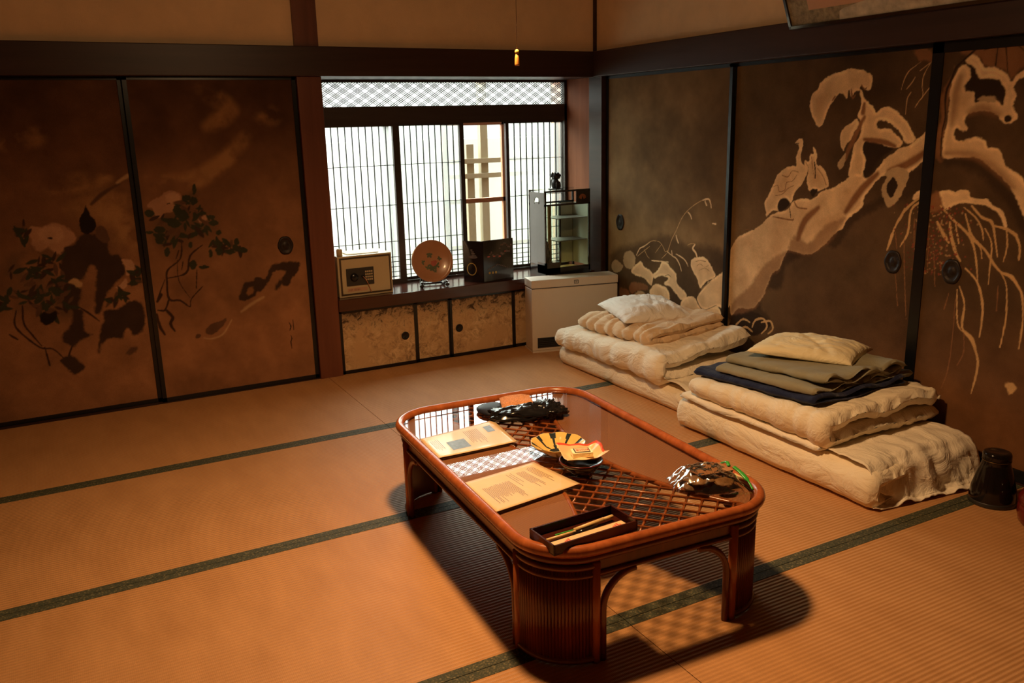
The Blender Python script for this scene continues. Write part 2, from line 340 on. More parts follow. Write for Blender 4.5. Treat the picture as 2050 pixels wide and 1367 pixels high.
# ------------------------------------------------------------------ painted sliding doors
MUR="""0 P dark 60 0 180,226 177,588 459,696 783,788 957,751 1313,725 1352,352 180,130
0 P dark 26 0 1333,349 1402,454 1534,615 1705,796 1901,853 2037,946 2189,1055 2273,1102 2407,1210 2526,1253 2534,1176 2428,1112 2289,1062 2193,1002 2119,942 2059,849 1959,860 1861,791 1743,718 1719,606 1606,564 1578,471 1650,409 1516,345
0 P dark 10 0 1403,428 1511,434 1651,397 1588,321 1412,272 1335,323
0 S tan 2 6.1 1390,333 1443,376 1497,367
0 S tan 2 6.1 1516,345 1540,388 1599,406 1627,367 1588,321
0 S tan 2 6.1 1584,384 1650,403 1670,363 1638,331
0 S tan 2 6.1 1411,298 1463,335 1518,319
0 P snowd 8 0 191,502 197,548 248,569 299,546 324,534 300,501 236,478
0 P snowd 8 0 324,564 342,625 397,646 445,623 458,581 423,533 362,525
0 P wood 10 0 388,403 437,440 555,450 591,420 474,387 426,365
0 P snowd 10 0 438,337 486,389 557,393 581,353
0 P wood 10 0 288,380 376,379 389,344 302,307
0 P snow 6 0 411,509 459,559 517,592 553,564 611,544 646,513 636,448 602,457 555,486 472,489
0 P snow 6 0 646,520 701,570 732,616 787,616 820,593 874,559 887,500 950,469 982,434 932,405 867,442 824,470 758,481 801,522 735,526 669,503
0 P snow 7 0 614,416 670,467 737,463 792,451 815,413 805,377 695,358 638,370
0 P snow 5 0 1126,358 1172,399 1247,419 1281,399 1288,342 1195,324
0 P snow 5 0 1073,442 1110,494 1165,548 1238,597 1301,631 1327,648 1338,441 1247,419 1154,383 1104,394
0 P snow 5 0 927,384 972,432 1043,443 1084,404 1115,369 1098,319 956,306
0 S dark 5 1.6 1063,440 1094,399 1144,381 1247,428
0 S dark 5 1.6 768,531 800,542 827,532
0 S dark 5 1.6 1072,445 1114,498 1184,557
0 P snow 3 0 1004,637 1033,674 1110,693 1169,671 1209,625 1229,590 1155,553 1099,506 1067,560 1026,600
0 S snow 3 7.2 1068,671 1051,708 1023,731 1041,756
0 S tan 2 3 1039,760 1009,759 975,746
0 S tan 2 2 790,684 825,763 865,820 913,897 962,946 1029,989 1096,1019 1152,1029
0 S snow 3 4.6 972,940 993,926 1005,904
0 S snow 3 4.6 1096,1019 1147,1030 1167,1005 1173,981
0 S snow 3 4.6 1119,1014 1133,993
0 S snow 3 4.6 866,794 877,768 890,749
0 S snow 3 4.6 1186,893 1214,893
0 S snow 3 4 469,625 504,672 550,692 618,731
0 S snow 3 4 827,696 833,669
0 S snow 3 4 785,684 839,663 871,654 903,624 925,583
0 S snow 3 4 870,680 922,667 958,651 985,621
0 S snow 3 4 632,610 710,616 797,621
0 S tan 2 2 539,683 618,731 696,739 740,713 763,681
0 S tan 2 2 551,671 586,632 609,621
0 S tan 2 2 481,620 607,698
0 S tan 2 2 763,681 795,692
0 S tan 2 2 729,725 665,663
0 S tan 2 2 785,677 732,636
0 P snow 4 0 1326,624 1314,712 1337,786 1398,843 1517,897 1573,939 1628,981 1722,1010 1765,1053 1825,1074 1891,1076 1939,1114 2021,1140 2098,1187 2134,1225 2149,1282 2163,1310 2186,1293 2191,1201 2226,1202 2260,1239 2304,1286 2360,1321 2427,1346 2479,1385 2531,1418 2543,1300 2491,1271 2439,1230 2384,1199 2312,1206 2265,1184 2232,1141 2198,1097 2189,1055 2115,996 2092,951 2040,913 1974,850 1905,802 1815,797 1753,802 1724,763 1696,699 1649,669 1620,603 1591,536 1543,478 1492,444 1403,428 1339,390
0 P wood 22 0 1744,807 1764,862 1808,890 1872,850 1967,939 2034,978 2101,995 2041,902 1975,845 1905,799 1815,792 1753,796 1724,757 1696,693 1649,663 1621,597 1591,530 1510,440 1350,385 1364,473 1485,570 1564,682 1660,755
0 S wood 18 17.7 1810,867 1848,962 1931,1036
0 S wood 18 17.7 2099,1027 2181,1138 2262,1214
0 S wood 18 17.7 2322,1226 2435,1269 2518,1328
0 S wood 5 4.1 1629,967 1757,960 1772,967
0 S wood 5 4.1 1773,1053 1798,1027 1858,1025
0 P snowd 5 0 2299,1215 2313,1196 2288,1144 2304,1104 2338,1066 2383,1099 2412,1160 2429,1220 2368,1248
0 P dark 4 0 2315,1140 2325,1176 2351,1202 2373,1168 2362,1128 2340,1109
0 P dark 16 0 2169,1355 2257,1355 2337,1331 2265,1278 2231,1211 2183,1196
0 P snow 4 0 1839,1534 1845,1575 1879,1600 1899,1633 1938,1651 1972,1666 2015,1673 2056,1682 2098,1680 2148,1668 2190,1644 2197,1612 2188,1584 2160,1585 2134,1602 2132,1580 2107,1581 2084,1559 2069,1586 2059,1552 2036,1574 2006,1572 1986,1546 1966,1523 1947,1486 1928,1443 1911,1428 1893,1429 1872,1457 1852,1478
0 S wood 4 4.4 2081,1592 2093,1552 2108,1565
0 S wood 4 4.4 2137,1608 2155,1588 2167,1594
0 S wood 4 4.4 1974,1543 1989,1562
0 P snow 4 0 2127,1590 2144,1583 2159,1547 2185,1530 2219,1503 2229,1484 2259,1502 2297,1508 2337,1488 2370,1462 2402,1437 2436,1388 2446,1363 2403,1347 2374,1381 2344,1413 2296,1442 2248,1448 2235,1426 2252,1410 2299,1413 2347,1388 2380,1356 2367,1334 2330,1331 2274,1343 2226,1352 2181,1355 2172,1315 2187,1289 2190,1250 2179,1196 2141,1195 2099,1200 2106,1261 2115,1301 2121,1335 2150,1381 2155,1414 2148,1447 2129,1473 2141,1525
0 S wood 12 12.3 2167,1466 2138,1414 2110,1354 2088,1314 2075,1273
0 S wood 12 12.3 2161,1524 2157,1485
0 S wood 12 12.3 2176,1365 2273,1356 2344,1337
0 P snow 4 0 2039,1394 2050,1414 2086,1437 2122,1457 2137,1434 2111,1394 2097,1361 2077,1348 2063,1314 2049,1327 2039,1354
0 P snowd 4 0 2041,1266 2073,1300 2072,1260 2053,1225 2035,1231 2032,1248
0 P snow 3 0 1565,1026 1569,1049 1593,1081 1621,1136 1649,1182 1697,1220 1746,1233 1771,1234 1768,1273 1780,1309 1782,1338 1758,1341 1776,1366 1804,1366 1810,1331 1799,1288 1808,1249 1843,1232 1846,1190 1812,1145 1785,1114 1767,1084 1750,1046 1718,1066 1678,1056 1660,1025 1672,1003 1621,992 1585,962 1578,988
0 P snow 3 0 1824,1239 1827,1260 1851,1257 1858,1289 1880,1297 1875,1328 1899,1297 1903,1248 1936,1235 1966,1201 1989,1146 1963,1131 1927,1115 1899,1121 1871,1112 1855,1140 1843,1168 1850,1204
0 P dark 8 0 1673,1060 1718,1066 1741,1038 1693,1001 1661,1010
0 P dark 6 0 1876,1116 1918,1122 1901,1092 1883,1091
0 S dark 2 3.5 1888,1255 1896,1220 1899,1177
0 S dark 2 2.2 1735,1045 1748,1001 1756,965
0 S dark 2 2.2 1753,1341 1782,1344
0 S wood 3 1.8 1622,1121 1653,1130 1665,1100 1705,1110 1713,1147 1752,1157 1779,1187
0 S wood 3 1.8 1636,1076 1687,1087 1725,1118 1763,1135
0 S wood 3 1.8 1680,1183 1721,1177 1748,1208 1788,1202
0 S wood 3 1.8 1832,1253 1853,1225 1846,1190
0 S wood 3 1.8 1868,1283 1876,1240 1889,1191
0 S wood 3 1.8 1909,1227 1949,1187 1971,1146
0 S wood 3 1.3 1064,632 1093,649 1132,634 1170,652
0 S wood 3 1.3 1085,608 1133,628 1181,615
0 S wood 3 1.3 1053,657 1092,668 1140,668
0 S wood 3 1.3 1431,882 1464,881
0 S tan 3 2 2442,1688 2412,1672 2386,1656 2367,1630 2356,1598 2349,1564
0 S tan 3 2 2416,1627 2402,1605 2378,1579
0 S tan 3 2 2401,1564 2387,1542 2384,1514 2383,1473
0 S tan 3 2 2494,1689 2472,1655 2459,1624 2458,1584 2465,1548 2448,1526 2432,1502
0 S tan 3 2 2505,1591 2481,1565 2458,1535
0 S tan 3 2 2485,1680 2441,1652
0 P wood 14 0 2405,1735 2442,1743 2480,1729 2508,1705 2500,1684 2463,1691 2437,1688 2419,1707
0 P wood 14 0 2562,1394 2577,1447 2563,1527 2583,1579 2607,1629 2615,1646 2599,1429 2605,1286 2573,1290 2555,1367
0 P wood 18 0 2641,1712 2651,1749 2689,1750 2737,1733 2782,1738 2894,1763 2950,1758 2968,1616 2910,1640 2864,1602 2840,1624 2793,1647 2746,1654 2715,1686 2676,1697
0 P dark 12 0 2650,1673 2684,1671 2716,1636 2724,1606 2779,1607 2822,1588 2844,1550 2842,1497 2822,1518 2762,1525 2722,1509 2692,1557 2670,1583 2690,1616
0 P dark 30 0 2599,1295 2742,1294 2792,1269 2843,1228 2903,1179 2954,1119 2999,1038 2971,1014 2901,1115 2840,1176 2773,1225 2698,1253 2617,1264
0 P snow 6 0 2606,1433 2608,1482 2608,1578 2626,1637 2647,1665 2677,1651 2690,1616 2670,1583 2678,1557 2712,1547 2722,1509 2762,1525 2808,1519 2842,1497 2842,1551 2822,1588 2779,1607 2734,1605 2700,1653 2659,1681 2685,1700 2720,1685 2747,1648 2793,1643 2841,1616 2862,1586 2885,1613 2911,1628 2945,1633 2949,1602 2915,1600 2887,1589 2874,1561 2894,1532 2882,1496 2905,1451 2876,1430 2840,1439 2814,1465 2749,1479 2703,1467 2687,1437 2704,1411 2682,1398 2653,1411 2644,1385 2666,1363 2709,1367 2746,1376 2785,1363 2797,1338 2844,1334 2861,1301 2883,1263 2931,1236 2964,1204 3012,1102 3025,998 2988,1054 2943,1135 2901,1192 2841,1241 2791,1278 2741,1296 2674,1297 2614,1291 2597,1313 2596,1367 2601,1411
0 S wood 34 16.5 2647,1618 2634,1559 2631,1499 2629,1429
0 S wood 34 16.5 2702,1471 2757,1487 2828,1464
0 S wood 34 16.5 2612,1309 2741,1303 2830,1257 2920,1185
0 P dark 6 0 2854,1451 2866,1462 2881,1451 2874,1437 2862,1437
0 P snowd 8 0 2730,1521 2774,1537 2812,1523 2791,1511
0 S dark 6 5.3 2723,1737 2693,1712 2659,1685 2624,1654 2605,1604 2590,1561 2590,1509 2596,1456 2588,1389 2593,1299
0 S dark 5 2.6 2822,1734 2832,1689 2844,1624
0 S dark 5 2.6 2825,1748 2866,1726 2903,1696
0 S dark 5 2.6 2735,1713 2796,1728
0 S dark 5 2.6 2793,1720 2792,1651
0 P snow 4 0 2460,1110 2473,1139 2505,1152 2523,1135 2493,1112
0 P snow 4 0 2601,1140 2611,1154 2645,1159 2676,1151 2705,1163 2734,1158 2752,1135 2816,1133 2847,1109 2889,1095 2909,1042 2904,1028 2871,1078 2812,1106 2755,1109 2711,1109 2668,1093 2647,1077 2622,1093
0 P wood 16 0 2555,1130 2600,1147 2623,1086 2594,1063 2562,1067
0 S tan 3 5.4 2507,1127 2446,1080 2394,1011 2366,942 2346,872
0 S tan 3 5.4 2494,1098 2457,1059 2450,957 2414,895
0 S tan 3 5.4 2614,1092 2673,1042 2755,981 2792,910 2815,803
0 S tan 3 5.4 2856,1030 2905,1022 2947,1006 2973,957 2976,906
0 S tan 3 5.4 2730,1067 2769,982 2833,928 2897,856 2955,830 3002,778 3021,675 3019,553
0 S tan 3 5.4 2756,843 2812,796 2847,712 2853,630 2850,566
0 S tan 3 5.4 2738,764 2769,691 2769,592 2819,545 2853,474 2856,418 2842,320
0 S tan 3 5.4 2755,1102 2803,1059 2847,1043 2868,985 2888,908
0 S tan 4 7.4 2606,1022 2634,982 2669,941
0 S tan 4 7.4 2664,1027 2678,966 2704,906 2729,871
0 S tan 4 7.4 2919,845 2958,834 2994,790
0 S tan 4 7.4 2394,1011 2423,1061
0 S tan 4 7.4 2350,880 2369,949
0 S tan 4 7.4 2778,579 2819,552 2843,500
0 S tan 4 7.4 2912,1022 2954,1001
0 S tan 2 3.5 2905,850 2939,795 2952,662 2942,543
0 S tan 2 3.5 2729,748 2746,609 2779,572
0 S tan 2 3.5 2823,1014 2857,958 2862,864 2862,790
0 S tan 2 3.5 2912,1022 2923,952 2914,891
0 S tan 2 3.5 2720,1093 2775,1057 2809,1013 2821,967
0 S tan 2 3.5 2691,1022 2715,942
0 S tan 2 3.5 2749,1028 2763,975 2810,939 2823,893
0 S wood 2 2.5 2726,705 2730,533 2723,385 2688,263
0 S wood 2 2.5 2779,572 2788,488 2765,425
0 S wood 2 2.5 2436,927 2448,809 2481,573
0 S wood 2 2.5 2400,773 2432,626
0 S wood 2 2.5 2476,1032 2489,903
0 S wood 2 2.5 2605,888 2624,746
0 S wood 2 2.5 2381,965 2398,885
0 S wood 2 2.5 2693,728 2678,654
0 S wood 2 2.5 2568,1011 2579,827
0 S wood 2 2.5 2905,790 2910,689
0 P tan 8 0 2980,396 3013,411 3026,390 3009,361 2990,374
0 R speck 0 300 2480,1076 2668,1089 2719,901 2650,836 2559,795 2507,817
1 S glow 50 48.1 1491,1693 1618,1581 1498,1499
1 S glow 50 48.1 1689,1437 1547,1299 1356,1209 1172,1246
1 S glow 50 48.1 535,1432 667,1467
1 S glow 50 48.1 967,1256 840,1236 689,1204
1 S glow 50 48.1 1786,1535 1846,1549
1 P glow 90 0 764,1100 987,1193 1079,1121 1093,906 993,872 932,1005
1 P lf2 40 0 1164,1028 1275,1072 1332,1143 1415,1175 1384,1088 1430,1047 1493,1012 1495,966 1447,931 1399,897 1290,891 1181,870 1164,969
1 P pk 8 0 1144,1096 1175,1123 1212,1135 1250,1163 1292,1168 1328,1136 1306,1100 1281,1064 1237,1052 1199,1029 1174,1057 1170,1079
1 P pk2 8 0 1244,1141 1285,1161 1317,1136 1292,1101 1251,1111
1 P pk 7 0 1398,1019 1428,1028 1444,1008 1423,979 1399,996
1 S dk 3 2.5 1246,1100 1260,1103
1 F leaf 2 62 1164,1028 1275,1072 1332,1143 1384,1088 1430,1047 1493,1012 1495,966 1447,931 1399,897 1290,891 1181,870 1164,969
1 F leaf 2 26 1424,848 1473,890 1578,889 1596,849 1640,821 1552,790 1433,801
1 P leaf 4 0 1404,1166 1397,1147 1389,1140 1383,1147 1381,1173 1388,1192 1396,1199 1402,1191
1 P leaf 4 0 1403,1103 1393,1090 1380,1085 1367,1092 1361,1110 1371,1123 1384,1127 1397,1121
1 P leaf 4 0 1393,1025 1387,1012 1379,1008 1371,1013 1368,1030 1374,1043 1383,1047 1390,1042
1 P leaf 4 0 1441,1036 1432,1031 1421,1029 1410,1032 1403,1040 1411,1046 1423,1047 1434,1044
1 P leaf 4 0 1485,1011 1476,1006 1462,1005 1449,1008 1441,1016 1451,1022 1464,1023 1477,1020
1 P leaf 4 0 1500,978 1489,970 1473,967 1459,972 1450,984 1461,992 1476,995 1491,990
1 P leaf 4 0 1512,924 1505,914 1495,910 1487,915 1483,930 1490,940 1499,944 1507,939
1 P leaf 4 0 1602,862 1594,849 1585,845 1576,851 1572,869 1579,881 1589,885 1597,880
1 P leaf 4 0 1644,815 1632,806 1615,804 1599,809 1589,823 1601,833 1618,835 1634,830
1 P leaf 4 0 1573,810 1561,800 1546,797 1531,802 1522,818 1533,828 1549,831 1564,825
1 P leaf 4 0 1509,819 1499,805 1485,800 1474,807 1467,827 1477,842 1490,846 1502,839
1 P leaf 4 0 1454,812 1447,797 1438,791 1431,798 1428,819 1435,835 1443,840 1451,833
1 P leaf 4 0 1353,868 1347,855 1339,851 1333,857 1330,874 1336,886 1344,891 1350,885
1 P leaf 4 0 1232,840 1223,823 1213,817 1205,824 1201,848 1210,865 1220,871 1228,863
1 P leaf 4 0 1206,903 1196,893 1183,889 1171,895 1164,911 1174,921 1187,925 1199,919
1 P leaf 4 0 1424,739 1412,734 1396,733 1381,737 1371,746 1382,751 1398,751 1414,747
1 P leaf 4 0 1362,758 1352,742 1338,737 1326,745 1319,768 1330,784 1344,789 1356,781
1 P leaf 4 0 1177,1055 1166,1043 1152,1039 1138,1045 1131,1062 1142,1073 1156,1077 1170,1072
1 P leaf 4 0 1368,1124 1359,1114 1347,1111 1335,1116 1329,1130 1338,1140 1350,1143 1362,1139
1 P leaf 4 0 1319,1060 1307,1046 1292,1041 1279,1048 1271,1067 1282,1081 1297,1086 1311,1079
1 P leaf 4 0 1344,1027 1332,1006 1316,999 1303,1008 1296,1037 1308,1057 1324,1064 1337,1055
1 P leaf 4 0 1301,993 1285,980 1264,976 1243,983 1231,1003 1247,1016 1269,1020 1289,1013
1 P leaf 4 0 1220,962 1207,952 1190,949 1174,954 1164,970 1177,981 1194,984 1210,978
1 P leaf 4 0 1162,953 1151,949 1134,949 1118,952 1107,959 1119,963 1136,963 1152,960
1 S br 4 5.4 1297,890 1279,800 1209,745 1198,685 1197,585 1254,570 1300,529 1312,571 1378,634
1 S br 4 5.4 1403,865 1331,810 1303,720 1203,700
1 S br 4 5.4 1197,585 1169,526 1134,530
1 S br 6 9.2 1176,525 1204,482 1189,445 1206,403
1 S br 6 9.2 1124,508 1131,444 1153,390
1 S br 6 9.2 1136,576 1158,613
1 S br 3 2.9 1188,694 1132,577
1 S br 3 2.9 1264,794 1259,679 1306,580
1 S br 3 2.9 1359,730 1345,630
1 S br 3 2.9 1258,802 1277,846
1 S br 3 2.9 1280,738 1292,783
1 P rk 10 0 1566,541 1605,626 1653,636 1679,658 1725,645 1762,706 1820,729 1924,718 1912,666 1875,621 1856,586 1824,594 1819,627 1847,673 1776,680 1747,626 1702,574 1670,570 1660,547 1619,531
1 P gld 12 0 1612,576 1630,603 1653,596 1646,564 1618,556
1 P rk 14 0 1803,629 1826,618 1790,573 1775,583
1 S lt 14 9.2 1574,467 1641,508 1707,537
1 P rk2 6 0 1371,389 1408,420 1454,426 1489,439 1467,404 1433,372 1393,353 1372,364
1 P rk2 5 0 1311,356 1324,371 1342,364 1336,345 1317,345
1 S lt 10 5 1354,342 1399,332 1462,352 1516,426
1 S dk 2 2.5 1838,367 1847,345 1839,321
1 S dk 2 2.5 1862,381 1862,322
1 S dk 2 2.5 1842,291 1846,269 1839,249 1842,210
1 P lf2 60 0 458,872 577,910 719,880 714,729 736,555 598,538 569,593 431,594 401,681
1 P pk 12 0 577,1007 594,1030 636,1019 690,1040 738,1019 778,983 780,942 737,903 704,877 669,893 651,919 612,898 586,925 578,967
1 P pk2 16 0 626,1004 687,1023 734,987 712,939 653,936 621,963
1 S dk 5 5.8 657,963 671,961
1 P rk 14 0 723,905 778,925 805,964 859,968 910,947 927,904 936,852 975,848 998,786 993,743 949,704 921,672 886,641 862,574 827,544 826,596 849,715 858,782 829,802 790,738 730,736 699,731 696,815
1 P rk 16 0 675,717 757,716 774,671 748,588 768,568 754,466 797,433 732,416 698,386 655,409 654,453 697,491 716,575 669,624 653,668
1 P rk 14 0 875,555 938,556 991,594 1053,578 1064,496 1034,419 992,406 972,445 934,396 887,403 837,383 815,333 809,352 852,497
1 P dk 5 0 811,1039 833,1087 852,1120 866,1068 884,1033 877,992 844,970 812,989
1 P rk2 8 0 885,991 910,1010 933,979 938,928 906,922 879,950
1 S rk2 12 9.7 879,1121 938,1171 1021,1216
1 S lt 12 9.7 1014,1224 1073,1259
1 P pk2 7 0 987,821 1026,817 1049,780 1025,739 1000,733 997,777
1 P pk2 6 0 962,685 999,725 997,681 976,666 933,675
1 P lt 10 0 721,728 753,742 780,714 769,689 742,713
1 F leaf 2 70 453,839 558,878 717,864 714,729 740,589 632,568 569,644 457,773
1 F leaf 2 40 404,697 478,721 621,706 636,653 636,542 575,533 503,644 390,607
1 F leaf 2 16 917,638 983,665 993,611 926,584 880,598
1 F leaf 2 14 997,707 1061,779 1079,725 1031,660
1 F leaf 2 10 540,1051 596,1046 567,943 487,974
1 P dk 6 0 563,552 582,583 610,571 642,584 636,542 594,513 573,516
1 S br 4 4.8 462,607 445,541 466,488 542,400 599,383 644,323 668,276
1 S br 4 4.8 493,628 487,536 515,472 550,407
1 S br 4 4.8 690,387 666,320 698,271
1 S br 4 4.8 755,587 796,548 837,503
1 S br 4 4.8 563,397 572,299
1 S br 4 4.8 415,486 447,456
1 P rk 12 0 620,318 676,336 729,275 709,242 677,230 651,269
1 P rk2 12 0 943,309 975,336 1008,341 1001,315 962,298
"""
RES=3.5
PAL=dict(snow=(.90,.63,.36),snowd=(.56,.39,.22),dark=(.040,.022,.012),wood=(.28,.13,.058),tan=(.66,.41,.19),mid=(.12,.08,.05),
 leaf=(.040,.042,.022),br=(.050,.024,.013),rk=(.052,.028,.018),rk2=(.12,.06,.034),pk=(.42,.22,.13),pk2=(.50,.28,.17),lt=(.46,.28,.14),lf2=(.13,.072,.038),dk=(.02,.012,.009),glow=(.40,.21,.09),gld=(.26,.12,.05))
rng=np.random.default_rng(3)
def smooth_noise(h,w,cell):
    gh,gw=int(h/cell)+3,int(w/cell)+3; g=rng.random((gh,gw)); y=np.arange(h)/cell; x=np.arange(w)/cell
    yi=y.astype(int); xi=x.astype(int); fy=(y-yi); fx=(x-xi); fy=(fy*fy*(3-2*fy))[:,None]; fx=(fx*fx*(3-2*fx))[None]
    a=g[yi][:,xi]; b=g[yi][:,xi+1]; c=g[yi+1][:,xi]; d=g[yi+1][:,xi+1]
    return (a*(1-fx)+b*fx)*(1-fy)+(c*(1-fx)+d*fx)*fy
def fbm(h,w,cell,o=4):
    t=0;a=1;s=0
    for i in range(o): t=t+a*smooth_noise(h,w,max(cell/2**i,1.01)); s+=a; a*=.55
    return t/s
def make_canvas(wm,left):
    W_=int(wm/RES)+1; H_=int(1760/RES)+1
    z=(np.arange(H_)*RES)[:,None]*np.ones((1,W_)); u=np.ones((H_,1))*(np.arange(W_)*RES)[None]
    f=fbm(H_,W_,90,5)[...,None]; f2=fbm(H_,W_,30,4)[...,None]
    t=(z/1760)[...,None]
    if left:
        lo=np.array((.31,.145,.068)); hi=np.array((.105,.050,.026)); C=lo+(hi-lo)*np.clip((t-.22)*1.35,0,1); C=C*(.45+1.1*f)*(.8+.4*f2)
    else:
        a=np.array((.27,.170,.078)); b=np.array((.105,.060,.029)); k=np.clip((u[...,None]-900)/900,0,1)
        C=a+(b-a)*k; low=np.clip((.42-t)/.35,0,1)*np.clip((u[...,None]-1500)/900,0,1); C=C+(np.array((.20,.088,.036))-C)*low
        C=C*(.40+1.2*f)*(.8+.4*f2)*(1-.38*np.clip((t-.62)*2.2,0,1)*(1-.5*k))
    return C,u,z
def paint(C,u,z,left):
    H_,W_=C.shape[:2]; jit=(fbm(H_,W_,12,3)-.5)*.75+(fbm(H_,W_,3.2,2)-.5)*.55
    def apply(sd,sl,col,soft):
        a=np.clip(.5-sd/max(soft,1.5),0,1); a=a*a*(3-2*a); a=a[...,None]
        if soft>24: a=a*(np.clip(fb2[sl]*3.4-1.25,0.0,1)[...,None] if left else (.75+.25*fb2[sl][...,None]))*.8
        tex=(.86+.28*fb[sl])[...,None]; C[sl]=C[sl]*(1-a)+np.array(col)*tex*a
    fb=fbm(H_,W_,16,4); fb2=fbm(H_,W_,34,5)
    def crop(P,pad):
        x0=max(int((P[:,0].min()-pad)/RES),0); x1=min(int((P[:,0].max()+pad)/RES)+2,W_); y0=max(int((P[:,1].min()-pad)/RES),0); y1=min(int((P[:,1].max()+pad)/RES)+2,H_)
        return (slice(y0,y1),slice(x0,x1)) if x1>x0 and y1>y0 else None
    def dist(P,sl,closed,want):
        U=u[sl];Z=z[sl]; d=np.full(U.shape,1e9); ins=np.zeros(U.shape,bool); n=len(P); T=np.zeros(U.shape)
        for i in range(n if closed else n-1):
            a=P[i]; b=P[(i+1)%n]; e=b-a; L=e@e+1e-9; t=np.clip(((U-a[0])*e[0]+(Z-a[1])*e[1])/L,0,1)
            q=(U-a[0]-e[0]*t)**2+(Z-a[1]-e[1]*t)**2; m=q<d; d=np.where(m,q,d); T=np.where(m,(i+t)/(n),T)
            if closed:
                c=((a[1]>Z)!=(b[1]>Z)); ins^= c&(U<(b[0]-a[0])*(Z-a[1])/((b[1]-a[1]) if b[1]!=a[1] else 1e-9)+a[0])
        d=np.sqrt(d); return (np.where(ins,-d,d),T)
    for ln in MUR.strip().split('\n'):
        p=ln.split(); 
        if (p[0]=='1')!=left: continue
        kind,col,soft,wd=p[1],p[2],float(p[3]),float(p[4]); P=np.array([[float(q) for q in s.split(',')] for s in p[5:]])
        if kind=='P':
            Q=np.array(catmull(P,4,True)); sl=crop(Q,soft+8)
            if sl is None: continue
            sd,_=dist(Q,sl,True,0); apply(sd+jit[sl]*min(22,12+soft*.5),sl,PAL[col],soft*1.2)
            if col in('snow',) : # loose brush shading inside the white forms
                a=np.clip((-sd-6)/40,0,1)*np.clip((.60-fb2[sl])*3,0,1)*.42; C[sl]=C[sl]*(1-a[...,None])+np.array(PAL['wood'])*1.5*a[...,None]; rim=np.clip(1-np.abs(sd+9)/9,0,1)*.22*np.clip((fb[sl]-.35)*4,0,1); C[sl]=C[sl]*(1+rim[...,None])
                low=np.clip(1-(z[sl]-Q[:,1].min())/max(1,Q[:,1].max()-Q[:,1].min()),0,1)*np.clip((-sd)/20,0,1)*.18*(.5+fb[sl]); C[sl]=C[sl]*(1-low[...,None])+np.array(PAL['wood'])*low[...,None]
        elif kind=='S':
            Q=np.array(catmull(P,4)) if len(P)>2 else P; sl=crop(Q,wd+soft+8)
            if sl is None: continue
            d,T=dist(Q,sl,False,0); w=wd*(.45+.55*np.sin(np.clip(T,0,1)*PI*.9+.35)); apply(d-w+jit[sl]*min(5,2+wd*.6),sl,PAL[col],soft)
        elif kind=='F':
            R=random.Random(int(wd)+len(P)); n=0
            for _ in range(4000):
                if n>=wd: break
                x=R.uniform(P[:,0].min(),P[:,0].max()); y=R.uniform(P[:,1].min(),P[:,1].max()); c=False
                for i in range(len(P)):
                    a=P[i];b=P[(i+1)%len(P)]
                    if (a[1]>y)!=(b[1]>y) and x<(b[0]-a[0])*(y-a[1])/(b[1]-a[1])+a[0]: c=not c
                if not c: continue
                n+=1; L=R.uniform(18,36); wv=L*R.uniform(.28,.45); an=R.uniform(0,2*PI); cc,ss=math.cos(an),math.sin(an)
                Q=np.array([(x+cc*L*a-ss*wv*b,y+ss*L*a+cc*wv*b) for a,b in ((-1,0),(-.5,.8),(.2,.9),(1.1,0),(.2,-.9),(-.5,-.8))])
                sl=crop(Q,12)
                if sl is None: continue
                sd,_=dist(np.array(catmull(Q,3,True)),sl,True,0); k=R.choice(['leaf','leaf','leaf','rk','rk2']); apply(sd+jit[sl]*4,sl,PAL[k],R.uniform(3,9))
        elif kind=='R':
            R=random.Random(9)
            for _ in range(420):
                x=R.gauss(P[:,0].mean(),70); y=R.uniform(P[:,1].min(),P[:,1].max()); r=R.uniform(2,5); Q=np.array([(x,y)]); sl=crop(Q,14)
                if sl is None: continue
                d=np.hypot(u[sl]-x,z[sl]-y)-r; apply(d,sl,R.choice([(.30,.07,.04),(.40,.25,.12),(.16,.05,.03)]),3)
    return np.clip(C,0,1)
CV={}
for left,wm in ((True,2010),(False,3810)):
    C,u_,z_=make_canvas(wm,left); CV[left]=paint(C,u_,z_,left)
def painted(name,left,a,b,z0,z1,depth,parent):
    """flat painted panel between wall coordinates a..b (m); its paint is a vertex colour layer"""
    nu=int((b-a)*1000/RES)+1; nz=int((z1-z0)*1000/RES)+1
    U=np.linspace(a,b,nu); Z=np.linspace(z0,z1,nz); UU,ZZ=np.meshgrid(U,Z)
    if left: co_=np.stack([UU-4.0,np.full_like(UU,depth),ZZ],-1)
    else: co_=np.stack([np.full_like(UU,depth),-UU,ZZ],-1)
    me=bpy.data.meshes.new(name); n=nu*nz; me.vertices.add(n); me.vertices.foreach_set('co',co_.reshape(-1).astype('f'))
    i=np.arange((nz-1)*(nu-1)); r=i//(nu-1); c=i%(nu-1); v0=r*nu+c; q=np.stack([v0,v0+1,v0+1+nu,v0+nu],1)
    if not left: pass
    nf=len(i); me.loops.add(nf*4); me.polygons.add(nf); me.loops.foreach_set('vertex_index',q.reshape(-1).astype('i'))
    me.polygons.foreach_set('loop_start',(np.arange(nf)*4).astype('i'))
    cv=CV[left]; iy=np.clip((ZZ*1000/RES).round().astype(int),0,cv.shape[0]-1); ix=np.clip((UU*1000/RES).round().astype(int),0,cv.shape[1]-1)
    rgb=cv[iy,ix].reshape(-1,3); at=me.color_attributes.new('Paint','FLOAT_COLOR','POINT')
    at.data.foreach_set('color',np.concatenate([rgb,np.ones((n,1))],1).reshape(-1).astype('f'))
    me.materials.append(M['mural']); me.update(calc_edges=True); me.validate()
    o=bpy.data.objects.new(name,me); COL.objects.link(o); o.parent=parent; return o
